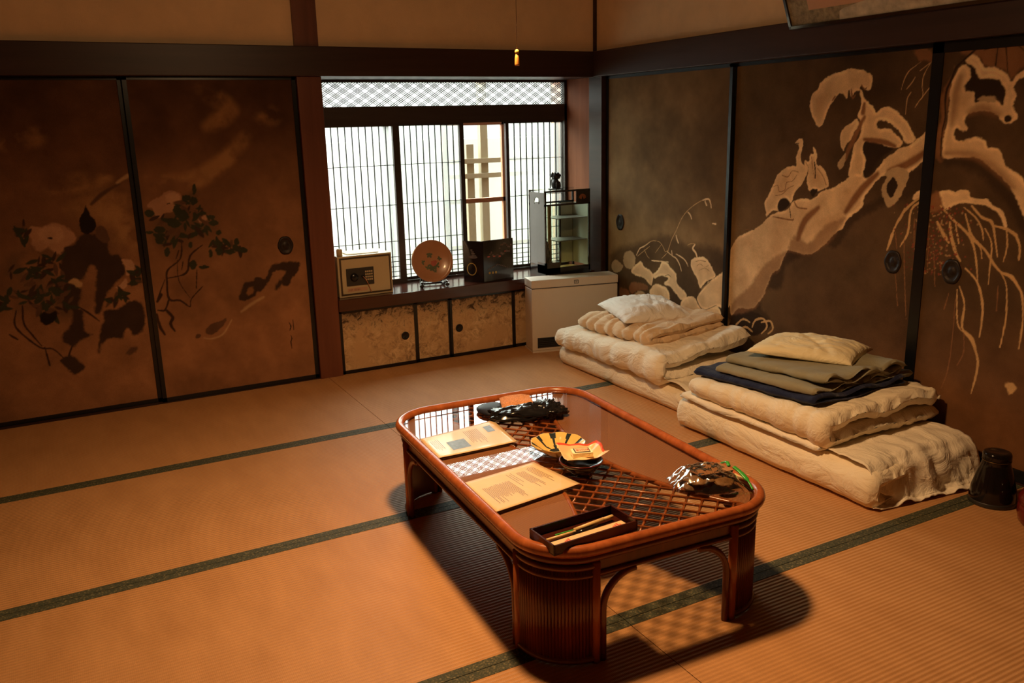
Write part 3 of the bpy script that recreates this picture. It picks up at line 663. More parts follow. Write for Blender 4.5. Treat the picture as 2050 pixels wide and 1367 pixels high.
def pull(parent,left,u,z,depth,r=.048,lobed=True):
    m=MB(); n=40; 
    X=(lambda a,b,d: Vector((u-4.0+a,depth-d,z+b))) if left else (lambda a,b,d: Vector((depth-d,-(u+a),z+b)))
    prof=[(1.0,.0),(1.0,.004),(.82,.006),(.72,.004),(.66,.0015),(.34,.0015),(.28,.004),(.12,.0045),(0.001,.0045)]
    vs=[];fs=[]
    for k,d in prof:
        for j in range(n):
            a=2*PI*j/n; q=r*k*(1+(.06*abs(math.cos(3*a))-.03 if lobed and k>.7 else 0)); vs.append(X(q*.92*math.cos(a),q*1.1*math.sin(a),d))
    for i in range(len(prof)-1):
        for j in range(n): fs.append((i*n+j,i*n+(j+1)%n,(i+1)*n+(j+1)%n,(i+1)*n+j))
    m.add(vs,fs,True); return m.build('finger_pull','iron',parent)
def fusuma(n,left,a,b,depth,pulls,fr=.022):
    d=thing('door_%d'%n,None,None,kind='structure')
    painted('painted_panel',left,a+fr*.6,b-fr*.6,.012+fr*.5,H1-fr*.5,depth,d)
    m=MB(); T=.010
    for (p,q,z0,z1) in ((a,a+fr,.005,H1),(b-fr,b,.005,H1),(a,b,.005,.005+fr),(a,b,H1-fr*.8,H1)):
        if left: m.box(p-4,q-4,depth-T*.6,depth+.02,z0,z1)
        else: m.box(depth-T*.6,depth+.02,-q,-p,z0,z1)
    m.build('door_frame','black',d)
    for p in pulls: pull(d,left,p,.822,depth)
    return d
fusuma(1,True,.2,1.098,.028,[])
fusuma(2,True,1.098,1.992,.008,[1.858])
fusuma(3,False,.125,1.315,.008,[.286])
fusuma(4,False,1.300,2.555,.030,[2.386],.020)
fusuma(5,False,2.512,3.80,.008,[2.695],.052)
st(B('wall_side_panels',.0,.05,YF,-3.81,.004,H1,'plainwall'))
st(B('wall_back_panel',XL,-3.805,.0,.05,.004,H1,'plainwall'))

# ------------------------------------------------------------------ window
WY=.32
wn=thing('window_1',None,None,kind='structure')
m=MB(); m.box(-1.865,-.03,WY-.01,WY+.04,1.485,1.597); m.box(-1.865,-.03,WY-.01,WY+.04,1.742,H1); m.box(-1.865,-.03,WY-.012,WY+.05,.455,.482)
m.box(-1.865,-1.80,WY-.01,WY+.04,.48,1.75); m.box(-.05,-.03,WY-.01,WY+.04,.48,1.75); m.build('window_frame','railgrey',wn)
# transom lattice : two families of thin diagonal laths, laid out in threes
m=MB(); x0,x1,z0,z1=-1.80,-.05,1.597,1.742; th=math.radians(32); per=.094; tn=math.tan(th); hh=z1-z0
def clipseg(xs,sl):
    # line x = xs + (z-z0)/sl , clip in x
    a=(xs,z0); b=(xs+hh/sl,z1); pts=[]
    (ax,az),(bx,bz)=a,b
    t0,t1=0,1
    dx=bx-ax
    for lim,sgn in ((x0,1),(x1,-1)):
        if abs(dx)<1e-9: continue
        t=(lim-ax)/dx
        if (dx*sgn)>0: t0=max(t0,t)
        else: t1=min(t1,t)
    if t0<t1: return (ax+dx*t0,az+(bz-az)*t0),(ax+dx*t1,az+(bz-az)*t1)
k=int((x1-x0)/per)+5
for i in range(-4,k):
    for o in (0,.0185,.037):
        for sgn,yy in ((1,0),(-1,.003)):
            xs=x0+i*per+o+(.02 if sgn<0 else 0); q=clipseg(xs,sgn*tn)
            if q: m.tube([(q[0][0],WY+.012+yy,q[0][1]),(q[1][0],WY+.012+yy,q[1][1])],.0023,6)
m.build('lattice','black',wn)
B('transom_pane',x0,x1,WY+.026,WY+.029,z0,z1,'pane',wn)
def shoji(n,xa,xb,yy,zs,stiles=(.02,.02)):
    d=thing('window_%d'%n,None,None,kind='structure'); za,zb=.482,1.487
    m=MB(); m.box(xa,xa+stiles[0],yy-.014,yy+.014,za,zb); m.box(xb-stiles[1],xb,yy-.014,yy+.014,za,zb); m.box(xa,xb,yy-.012,yy+.012,za,za+.016); m.box(xa,xb,yy-.012,yy+.012,zb-.012,zb); m.build('sash_frame','railgrey',d)
    m=MB(); a=xa+stiles[0]; b=xb-stiles[1]; nb=max(1,round((b-a)/.0455))
    for i in range(1,nb): x=a+(b-a)*i/nb; m.box(x-.0026,x+.0026,yy-.007,yy+.003,za,zb)
    for z in zs: m.box(a,b,yy-.006,yy+.004,z-.002,z+.002)
    m.build('muntins','black',d); B('pane',a,b,yy+.006,yy+.008,za,zb,'pane',d); return d
zz=[1.234,.982,.747,.645,.613,.580,.547,.515]
shoji(2,-1.84,-1.288,WY,zz,(.02,.045)); shoji(3,-1.288,-.82,WY+.034,zz,(.004,.030)); shoji(4,-.502,-.045,WY+.034,zz,(.022,.008))
sg=thing('window_5',None,None,kind='structure')
m=MB()
for a,b in ((-1.355,-1.318),(-1.865,-1.83)): m.box(a,b,.415,.44,.49,1.50)
m.build('grey_sash','sashgrey',sg)
m=MB()
for a,b in ((-.935,-.897),(-.482,-.447),(-.06,-.03)): m.box(a,b,.44,.465,.49,1.50)
m.box(-.935,-.447,.44,.465,.945,.975); m.box(-.935,-.447,.44,.465,1.468,1.52); m.build('wooden_sash','sash',sg)
B('pane',-1.33,-.05,.45,.452,.49,1.50,'win_glass',sg)
w=MB(); w.box(-2.4,.6,.43,.60,-.45,.452); w.box(-2.4,.6,.40,.43,1.80,2.9); w.box(-2.4,-1.866,.41,.5,-.3,2.9); w.box(-.029,.6,.5,.53,-.3,2.9); st(w.build('wall_outer','plainwall'))

# ------------------------------------------------------------------ outside
st(B('ground',-4.5,5,.62,5.2,-.40,-.34,'outground'))
g=thing('garden_lattice','pale wooden garden lattice seen through the open gap of the window','lattice',(-.3,.95,0))
for x0_,x1_,zt in ((-.215,-.155,1.33),(-.095,-.035,1.9),(.10,.15,1.33)): B('post',x0_,x1_,0,.05,-.34,zt,'outwood',g)
for z in (1.19,1.08,.55): B('rail',-.42,.42,-.02,.0,z,z+.035,'outwood',g)
tag(B('garden_wall',-3.2,4.6,2.3,2.45,-.34,1.35,'outwall',bev=.01),'cream plastered garden wall beyond the window','wall')
# ------------------------------------------------------------------ low rattan table
TX,TY,TR=-1.875,-2.573,-.055
def tw(lx,ly): c,s=math.cos(TR),math.sin(TR); return (TX+c*lx-s*ly,TY+s*lx+c*ly)
def rr(w,l,r,n=10,only=None):
    o=[]
    for sx,sy,a0 in ((1,1,0),(-1,1,90),(-1,-1,180),(1,-1,270)):
        for i in range(n+1):
            a=math.radians(a0+90*i/n); o.append((sx*(w/2-r)+r*math.cos(a),sy*(l/2-r)+r*math.sin(a)))
    return o
TW,TL,TC=.857,1.364,.185
T=thing('low_table','low red rattan table with rounded corners, glass top and lattice centre','table',(TX,TY,0),TR)
m=MB(); m.tube([(x,y,.356) for x,y in rr(TW-.036,TL-.036,TC-.018,14)],.0175,12,closed=True); m.build('top_rim','rattan',T)
m=MB(); m.tube([(x,y,.3265) for x,y in rr(TW-.056,TL-.056,TC-.028,14)],.0125,10,closed=True); m.build('lower_rim','rattan_dk',T)
m=MB(); po=rr(TW-.066,TL-.066,TC-.033,14); pi_=rr(TW-.09,TL-.09,TC-.045,14); n=len(po); vs=[(x,y,z) for z in (.272,.345) for x,y in po]+[(x,y,z) for z in (.272,.345) for x,y in pi_]
fs=[]
for i in range(n):
    j=(i+1)%n; fs+=[(i,j,n+j,n+i),(2*n+j,2*n+i,3*n+i,3*n+j),(i,2*n+i,2*n+j,j),(n+i,n+j,3*n+j,3*n+i)]
m.add(vs,fs); m.build('apron','rattan_dk',T)
m=MB(); m.tube([(x,y,.272) for x,y in rr(TW-.062,TL-.062,TC-.031,14)],.008,8,closed=True); m.build('apron_edge','rattan_dk',T)
G=MB().prism(rr(TW-.062,TL-.062,TC-.031,14),.353,.3595).build('glass_top','glass',T)
hw=lambda y,sg: .105+(.50 if sg>0 else .40)*y*y
HL=TL/2-.045
for sg in (-1,1):
    ys=[-HL+2*HL*i/24 for i in range(25)]
    inner=[(sg*(hw(y,sg)),y) for y in ys]; R=rr(TW-.09,TL-.09,TC-.045,10)
    outer=[p for p in R if p[0]*sg>=0 and (abs(p[0])>hw(p[1],sg))]
    outer=sorted([p for p in outer if p[1]>0],key=lambda p:(-p[1],abs(p[0])) )+sorted([p for p in outer if p[1]<=0],key=lambda p:(-p[1],-abs(p[0])))
    poly=inner+outer
    MB().prism(poly,.3465,.3500).build('woven_panel','cane',T)
    MB().tube([(x,y,.3435) for x,y in inner],.0095,8).build('divider','rattan',T)
m=MB(); kn=m; ends=.60
def inside(x,y): return abs(y)<HL+.02 and -hw(y,-1)<x<hw(y,1)
sp=.047*math.sqrt(2)
for fam in (1,-1):
    for k in range(-24,25):
        c0=k*sp+.012; run=[]; segs=[]
        for i in range(0,401):
            y=-HL-.02+(2*HL+.04)*i/400; x=c0-fam*y
            if inside(x,y): run.append((x,y))
            elif run: segs.append(run); run=[]
        if run: segs.append(run)
        for sgm in segs:
            if len(sgm)>4:
                z=.3485 if fam>0 else .3415
                m.tube([(sgm[0][0],sgm[0][1],z),(sgm[-1][0],sgm[-1][1],z)],.0042,7)
for a in range(-24,25):
    for b in range(-24,25):
        c1=a*sp+.012; c2=b*sp+.012; y=(c1-c2)/2; x=c1-y
        if inside(x,y): kn.blob((x,y,.3445),(.0064,.0064,.0075),n=8)
m.build('lattice','rattan',T)
def leg(cx,cy):
    R=TC-.030; W2,L2=TW/2-.030,TL/2-.030; ox,oy=cx*(W2-R),cy*(L2-R)
    arc=[(ox+cx*R*math.cos(a),oy+cy*R*math.sin(a)) for a in [PI/2*i/26 for i in range(27)]]
    ext=.006; st0=(arc[0][0],arc[0][1]-cy*ext); st1=(arc[-1][0]-cx*ext,arc[-1][1])
    path=[st0,(arc[0][0],arc[0][1]-cy*ext/2)]+arc+[(arc[-1][0]-cx*ext/2,arc[-1][1]),st1]
    L=MB()
    inn=[]
    for i,(x,y) in enumerate(path):
        a=path[max(i-1,0)];b=path[min(i+1,len(path)-1)]; t=Vector((b[0]-a[0],b[1]-a[1])).normalized(); nn=Vector((-t.y,t.x)); 
        if nn.dot(Vector((x-ox,y-oy)))>0: nn=-nn
        inn.append((x+nn.x*.012,y+nn.y*.012))
    L.prism(path+inn[::-1],.012,.30)
    lg=L.build('leg','rattan_dk',T)
    r=MB()
    # reeds at even steps along the outside
    P=[Vector(p) for p in path]; d=[0]
    for i in range(1,len(P)): d.append(d[-1]+(P[i]-P[i-1]).length)
    nr=24
    for k in range(nr):
        s_=.012+(d[-1]-.024)*(k+.5)/nr
        for i in range(1,len(P)):
            if d[i]>=s_: q=P[i-1].lerp(P[i],(s_-d[i-1])/(d[i]-d[i-1])); break
        r.tube([(q.x,q.y,.022),(q.x,q.y,.292)],.0056,6)
    r.build('reeding','rattan_dk',lg)
    for q in (st0,st1): MB().tube([(q[0],q[1],0.0),(q[0],q[1],.31)],.0135,10).build('post','rattan',lg)
    MB().tube([(x,y,.014) for x,y in path],.011,8).build('band','rattan_dk',lg); MB().tube([(x,y,.300) for x,y in path],.010,8).build('band','rattan_dk',lg)
    # bent braces under the apron
    for q,dx,dy in ((st0,0,-cy),(st1,-cx,0)):
        p=[(q[0]+dx*.023,q[1]+dy*.023,.0),(q[0]+dx*.023,q[1]+dy*.023,.12)]
        for i in range(0,11):
            a=PI/2*i/10; rr_=.105; p.append((q[0]+dx*(.023+rr_*(1-math.cos(a))),q[1]+dy*(.023+rr_*(1-math.cos(a))),.158+rr_*math.sin(a)))
        MB().tube(p,.0105,8).build('brace','rattan_dk',lg)
for cx,cy in ((-1,-1),(1,-1),(-1,1),(1,1)): leg(cx,cy)
ZT=.3597

# ------------------------------------------------------------------ things on the table
def sheet(name,corners,z,m,label,cat,th=.0012,curl=.004,seed=0,extra=None):
    """laminated sheet from four world corners (tl,tr,br,bl), slightly curled"""
    a,b,c,d=[Vector((x,y,0)) for x,y in corners]; ctr=(a+b+c+d)/4; N=18; mb=MB(); P=lambda u,v:(a.lerp(b,u)).lerp(d.lerp(c,u),v)-ctr
    Zf=lambda u,v: curl*(abs(2*u-1)**3+.5*abs(2*v-1)**3)*(.7+.6*noise.noise(Vector((u*2,v*2,seed))))
    vs=[];fs=[]
    for t in (0,1):
        for j in range(N+1):
            for i in range(N+1): q=P(i/N,j/N); vs.append((q.x,q.y,Zf(i/N,j/N)+t*th))
    K=(N+1)**2
    for j in range(N):
        for i in range(N):
            q=j*(N+1)+i; fs+=[(q,q+N+1,q+N+2,q+1),(K+q,K+q+1,K+q+N+2,K+q+N+1)]
    for i in range(N):
        for q,s_ in ((i,1),(N*(N+1)+i,1)): fs.append((q,q+1,K+q+1,K+q))
        for q in (i*(N+1),i*(N+1)+N): fs.append((q,q+N+1,K+q+N+1,K+q))
    mb.add(vs,fs,True)
    r=thing(name,label,cat,(ctr.x,ctr.y,z)); mb.build('sheet',m,r)
    if extra: extra(r,P,Zf,th)
    return r
def mark(mb,P,Zf,th,u0,u1,v0,v1,ns=4,vert=False):
    vs=[];fs=[]
    for i in range(ns+1):
        t=i/ns
        for w_ in (0,1):
            u=u0+(u1-u0)*(t if not vert else w_); v=v0+(v1-v0)*(w_ if not vert else t); q=P(u,v); vs.append((q.x,q.y,Zf(u,v)+th+.00035))
    for i in range(ns): fs.append((2*i,2*i+1,2*i+3,2*i+2))
    mb.add(vs,fs)
def text_cols(mb,P,Zf,th,us,v0,v1,seed):
    R=random.Random(seed)
    for u in us:
        v=v0+R.uniform(0,.04); e=v1-R.uniform(0,.22)
        while v<e:
            L=R.uniform(.012,.045); mark(mb,P,Zf,th,u,u+.0062,v,min(v+L,e),1,True); v+=L+.006
def ex1(r,P,Zf,th):
    mb=MB(); mark(mb,P,Zf,th,.24,.47,.42,.80,6); mb.build('picture','photo',r); mb=MB(); mark(mb,P,Zf,th,.80,.90,.16,.42,4); mb.build('picture','photo',r)
    mb=MB(); text_cols(mb,P,Zf,th,[.53+.022*i for i in range(9)],.14,.80,3); mb.build('print','ink',r); mb=MB(); text_cols(mb,P,Zf,th,[.08+.022*i for i in range(5)],.2,.8,5); mb.build('print','ink',r)
def ex2(r,P,Zf,th):
    mb=MB(); text_cols(mb,P,Zf,th,[.12+.0185*i for i in range(19)],.30,.86,7); text_cols(mb,P,Zf,th,[.52,.55,.58],.12,.60,4); text_cols(mb,P,Zf,th,[.64+.02*i for i in range(6)],.16,.80,8); text_cols(mb,P,Zf,th,[.80+.022*i for i in range(5)],.10,.72,2); mb.build('print','ink',r)
sheet('picture_sheet',[(-2.247,-2.205),(-1.925,-2.165),(-1.955,-2.415),(-2.265,-2.412)],ZT+.001,'laminate','glossy information sheet with a dark picture, lying at the back left of the glass table','paper',seed=2,curl=.0022,extra=ex1)
sheet('text_sheet',[(-2.281,-2.650),(-2.002,-2.615),(-1.965,-2.848),(-2.290,-2.893)],ZT+.001,'laminate','tan sheet of closely printed text on the left side of the glass table','paper',seed=5,curl=.0015,extra=ex2)

# patterned dish
D=thing('patterned_dish','yellow lobed dish with dark leaf bands in the middle of the glass table','dish',(-1.888,-2.588,ZT),.2)
N=96; vs=[];fs=[];mi=[]
prof=[(.034,.0),(.038,.0),(.052,.010),(.078,.027),(.097,.040),(.0985,.0425),(.096,.0425),(.076,.030),(.050,.013),(.03,.009),(.001,.008)]
mb=MB()
for k,(r,z) in enumerate(prof):
    for j in range(N):
        a=2*PI*j/N; lob=1-.05*abs(math.sin(4.5*a))*(1 if r>.06 else .4); vs.append((r*lob*math.cos(a),r*lob*math.sin(a),z+(.003*abs(math.cos(4.5*a)) if r>.09 else 0)))
for i in range(len(prof)-1):
    for j in range(N):
        fs.append((i*N+j,i*N+(j+1)%N,(i+1)*N+(j+1)%N,(i+1)*N+j))
        a=2*PI*(j+.5)/N; ph=(a*9/(2*PI))%1; w_=abs(ph-.5)
        mi.append(1 if (i==6 and w_<.16) or (i==7 and w_<.09) or (i==8 and w_<.16) or i==9 or (i==5 and w_>.30) else 0)
mb.add(vs,fs,True); mb.mi=mi; mb.build('dish_body',['yel','navyglaze'],D)
# lacquer bowl with an opened sweet in its wrapper
Bw=thing('lacquer_bowl','black lacquer bowl with a red rim standing in front of the patterned dish','bowl',(-1.905,-2.762,ZT))
mb=MB(); mb.lathe([(.030,0),(.034,0),(.036,.006),(.034,.010),(.058,.018),(.070,.034),(.071,.041),(.069,.041),(.055,.022),(.02,.014),(.001,.013)],n=48); mb.build('bowl_body','bowl',Bw)
mb=MB(); mb.tube([(.0705*math.cos(2*PI*i/48),.0705*math.sin(2*PI*i/48),.041) for i in range(48)],.0018,6,closed=True); sub(mb.build('rim','redlac',Bw),'dark red rim')
Wp=thing('sweet_wrapper','opened cream paper wrapper with an orange edge, lying in the black bowl','wrapper',(-1.893,-2.752,ZT+.044),-.25)
def wrap_pts():
    N=20; vs=[];fs=[]
    for t in (0,1):
        for j in range(N+1):
            for i in range(N+1):
                u,v=i/N*2-1,j/N*2-1; x=u*.072; y=v*.062; r=max(abs(u),abs(v)); z=.003+.030*max(0,r-.48)**1.2*(1.4 if v>0 else 1)+.008*noise.noise(Vector((u*1.6,v*1.6,2)))+.022*max(0,u*-v-.35)+(.018*max(0,u-.55))
                vs.append((x,y,z+t*.0006))
    K=(N+1)**2
    for j in range(N):
        for i in range(N):
            q=j*(N+1)+i; fs+=[(q,q+1,q+N+2,q+N+1),(K+q,K+q+1,K+q+N+2,K+q+N+1)]
    for i in range(N):
        for q in (i,N*(N+1)+i): fs.append((q,q+1,K+q+1,K+q))
        for q in (i*(N+1),i*(N+1)+N): fs.append((q,q+N+1,K+q+N+1,K+q))
    mi=[]
    for j in range(N):
        for i in range(N):
            e=1 if (j>=N-1 or (i==N-1 and j>N*.3) ) else 0; mi+=[e,e]
    mi+=[0]*(4*N); return vs,fs,mi
vs,fs,mi=wrap_pts(); mb=MB(); mb.add(vs,fs,True); mb.mi=mi; mb.build('wrapper_paper',['paper','red_ink'],Wp)
Bx=thing('sweet_box','small pale sweet box with a black framed label, on the wrapper in the bowl','box',(-1.893,-2.748,ZT+.050),-.35)
mb=MB(); mb.box(-.034,.034,-.022,.022,0,.017,bev=.002); mb.build('box_body','yel' if False else 'pillow_c',Bx)
mb=MB(); mb.box(-.026,.026,-.019,.019,.0172,.0182); lb=mb.build('label','black',Bx); mb=MB(); mb.box(-.023,.023,-.016,.016,.0182,.0188); mb.cur=1
Rn=random.Random(4)
for i in range(7):
    x=-.018+i*.006; mb.box(x,x+.0014,-.007+Rn.uniform(-.002,.002),.006,.0188,.0192); mb.box(x,x+.005,Rn.uniform(-.006,.004),Rn.uniform(.004,.006)-.0,.0188,.0192) if i%3==0 else mb.box(x,x+.0045,-.002,-.0006,.0188,.0192)
mb.build('lettering',['paper','red_ink'],lb)
# tray with bamboo pen
c_=Vector((-2.140,-3.140,0))
Tr=thing('pen_tray','dark open lacquer tray holding a bamboo pen, at the near corner of the table','tray',(c_.x,c_.y,ZT),math.radians(2))
mb=MB(); mb.box(-.14,.14,-.062,.062,0,.004); 
for a in ((-.14,.14,-.062,-.057),(-.14,.14,.057,.062),(-.14,-.135,-.062,.062),(.135,.14,-.062,.062)): mb.box(*a,.0,.029)
mb.build('tray_body','tray',Tr)
pn=thing('bamboo_pen','bamboo barrelled pen with a dark grip lying in the open tray','pen',(c_.x-.005,c_.y+.006,ZT+.0125),math.radians(2.5))
mb=MB(); mb.tube([(-.125,0,0),(-.02,0,0)],.0042,10); mb.build('shaft','bamboo',pn); mb=MB(); mb.tube([(-.02,.004,.002),(.085,.010,.004)],.0062,10); mb.tube([(.085,.010,.004),(.118,.012,.004)],.0055,10); mb.build('cap','bamboo',pn)
mb=MB(); mb.tube([(-.03,-.008,-.002),(.05,-.006,-.001)],.005,8); sub(mb.build('grip','bowl',pn),'black grip')
tag(MB().box(-.05,.03,-.001,.003,0,.004).build('green_strip','greenp'),'thin green strip beside the bamboo pen in the tray','strip').location=(c_.x-.03,c_.y+.022,ZT+.005)
sl=thing('paper_sleeve','long cream paper sleeve with orange writing, in front of the pen in the tray','paper sleeve',(c_.x+.002,c_.y-.030,ZT+.004),math.radians(2.5))
mb=MB(); mb.box(-.127,.122,-.020,.020,0,.009,bev=.001); mb.build('sleeve','paper',sl); mb=MB()
for i,x in enumerate((-.085,-.078,-.071,.078,.086,.094,.101)): mb.box(x,x+.005,-.010+(i%2)*.006,.004+(i%3)*.004,.009,.0094)
mb.box(-.127,.122,-.0215,-.020,.003,.006); mb.build('writing','red_ink',sl)
# snack bag
Bg=thing('snack_bag','clear cellophane bag of brown rice crackers with a label card, at the table\'s right corner','bag',(-1.628,-3.055,ZT),TR-.25)
Rn=random.Random(12)
for i in range(11):
    x,y,z=Rn.uniform(-.060,.075),Rn.uniform(-.065,.045),.010+.010*(i//4); mb=MB(); M4=Matrix.Translation((x,y,z))@Matrix.Rotation(Rn.uniform(0,3),4,'Z')@Matrix.Rotation(Rn.uniform(-.25,.25),4,'X')
    mb.blob((0,0,0),(.034,.026,.007),seed=i,amp=.35,n=20,M4=M4); mb.build('cracker','cracker',Bg)
mb=MB(); M4=Matrix.Translation((.018,.008,.047))@Matrix.Rotation(math.radians(-4),4,'X')@Matrix.Rotation(.16,4,'Z'); mb.box(-.058,.058,-.042,.042,0,.0012,M4=M4); sub(mb.build('label_card','card',Bg),'brown label card')
def film():
    N=44; vs=[];fs=[]
    for t in (0,1):
        for j in range(N+1):
            for i in range(N+1):
                u,v=i/N*2-1,j/N*2-1; x=u*.105-.008; y=v*.085
                e=(max(0,1-abs(u)**3)*max(0,1-abs(v)**3))**.5; cr=noise.noise(Vector((x*45,y*45,3+t)))*.006+abs(noise.noise(Vector((x*90,y*25,9))))*.006
                k=max(0,(-u-.5)*2); z=(.003+.052*e*(1-.55*k) if t else .002)+cr*(1 if t else .2)*(1+1.2*k); z=max(z,.0008*(1+t))
                yy=y*(1+.10*math.sin(u*3+1)-.2*max(0,-u-.2)+.25*k*noise.noise(Vector((u*5,v*5,1))))
                vs.append((x+.004*noise.noise(Vector((v*4,u*4,0))),yy,z))
    K=(N+1)**2
    for j in range(N):
        for i in range(N):
            q=j*(N+1)+i
            fs.append((K+q,K+q+1,K+q+N+2,K+q+N+1))
    return vs,fs
vs,fs=film(); mb=MB(); mb.add(vs,fs,True); mb.build('cellophane','film',Bg)
mb=MB(); mb.tube(catmull([(.088,.082,.030),(.092,.05,.046),(.090,.03,.040)],5),.006,8,flat=.6); mb.tube(catmull([(.098,.012,.044),(.110,-.012,.034),(.118,-.05,.020),(.120,-.08,.004)],5),[.008]*6+[.009]*4+[.004]*6 ,8,flat=.5) ; mb.build('green_tie','greenp',Bg)
es=thing('paper_strip','cream strip with a red mark under the snack bag\'s right edge','paper strip',(-1.512,-3.010,ZT+.0005),math.radians(-74))
MB().box(-.085,.085,-.017,.017,0,.008,bev=.001).build('strip','paper',es); mb=MB(); mb.box(.012,.030,-.014,.012,.008,.0085); mb.box(.034,.040,-.014,.014,.008,.0084); mb.build('writing','red_ink',es)
# black pouch with cloth at the back
Pc=thing('black_pouch','glossy black vinyl pouch lying at the back edge of the glass table','pouch',(-1.805,-2.185,ZT),-.20)
def puff(a,b,h,seed,amp,n=40,po=2.6,fr=7,cr=0):
    vs=[];fs=[];m_=n//2
    for i in range(m_+1):
        t=PI*i/m_
        for j in range(n):
            q=2*PI*j/n; cx,sx=math.cos(q),math.sin(q); k=(abs(cx)**po+abs(sx)**po)**(-1/po); d=Vector((math.sin(t)*cx*k,math.sin(t)*sx*k,math.cos(t)))
            w_=1+amp*noise.noise(d*2+Vector((seed,0,0)))+cr*abs(noise.noise(d*fr+Vector((0,seed,0))))
            z=d.z*h*w_; vs.append((d.x*a*w_,d.y*b*w_,max(h*.55+z,.0)))
    for i in range(m_):
        for j in range(n): fs.append((i*n+j,(i+1)*n+j,(i+1)*n+(j+1)%n,i*n+(j+1)%n))
    return vs,fs
vs,fs=puff(.125,.068,.030,3,.22,cr=.35); MB().add(vs,fs,True).build('pouch_body','leather',Pc)
mb=MB(); vs,fs=puff(.055,.06,.026,8,.3,cr=.9,fr=5); mb.add([(x+.105,y+.012,z) for x,y,z in vs],fs,True); mb.build('crumpled_flap','leather',Pc)
tag(MB().add(*puff(.066,.078,.020,5,.05,po=2.2),True).build('navy_case','navycase'),'round ended navy case sticking out left of the black pouch','case').location=(-1.868,-2.075,ZT)
bpy.data.objects['navy_case'].rotation_euler=(0,0,.4)
def drape():
    N=30; vs=[];fs=[]
    for t in (0,1):
        for j in range(N+1):
            for i in range(N+1):
                u,v=i/N*2-1,j/N*2-1; x=u*.062; y=v*.070; z=.050+.006*noise.noise(Vector((u*1.5,v*1.5,4)))-.030*max(0,-v-.2)**1.3-.030*max(0,-u-.45)**1.4-.012*max(0,u-.5)
                vs.append((x+.015*v*0,y,z-.006*(1-t)))
    K=(N+1)**2
    for j in range(N):
        for i in range(N):
            q=j*(N+1)+i; fs+=[(q,q+N+1,q+N+2,q+1),(K+q,K+q+1,K+q+N+2,K+q+N+1)]
    for i in range(N):
        for q in (i,N*(N+1)+i): fs.append((q,q+1,K+q+1,K+q))
        for q in (i*(N+1),i*(N+1)+N): fs.append((q,q+N+1,K+q+N+1,K+q))
    return vs,fs
o=tag(MB().add(*drape(),True).build('woven_cloth','weave'),'orange brown woven cloth folded on top of the black pouch','cloth'); o.location=(-1.800,-2.130,ZT+.005); o.rotation_euler=(0,0,-.38)
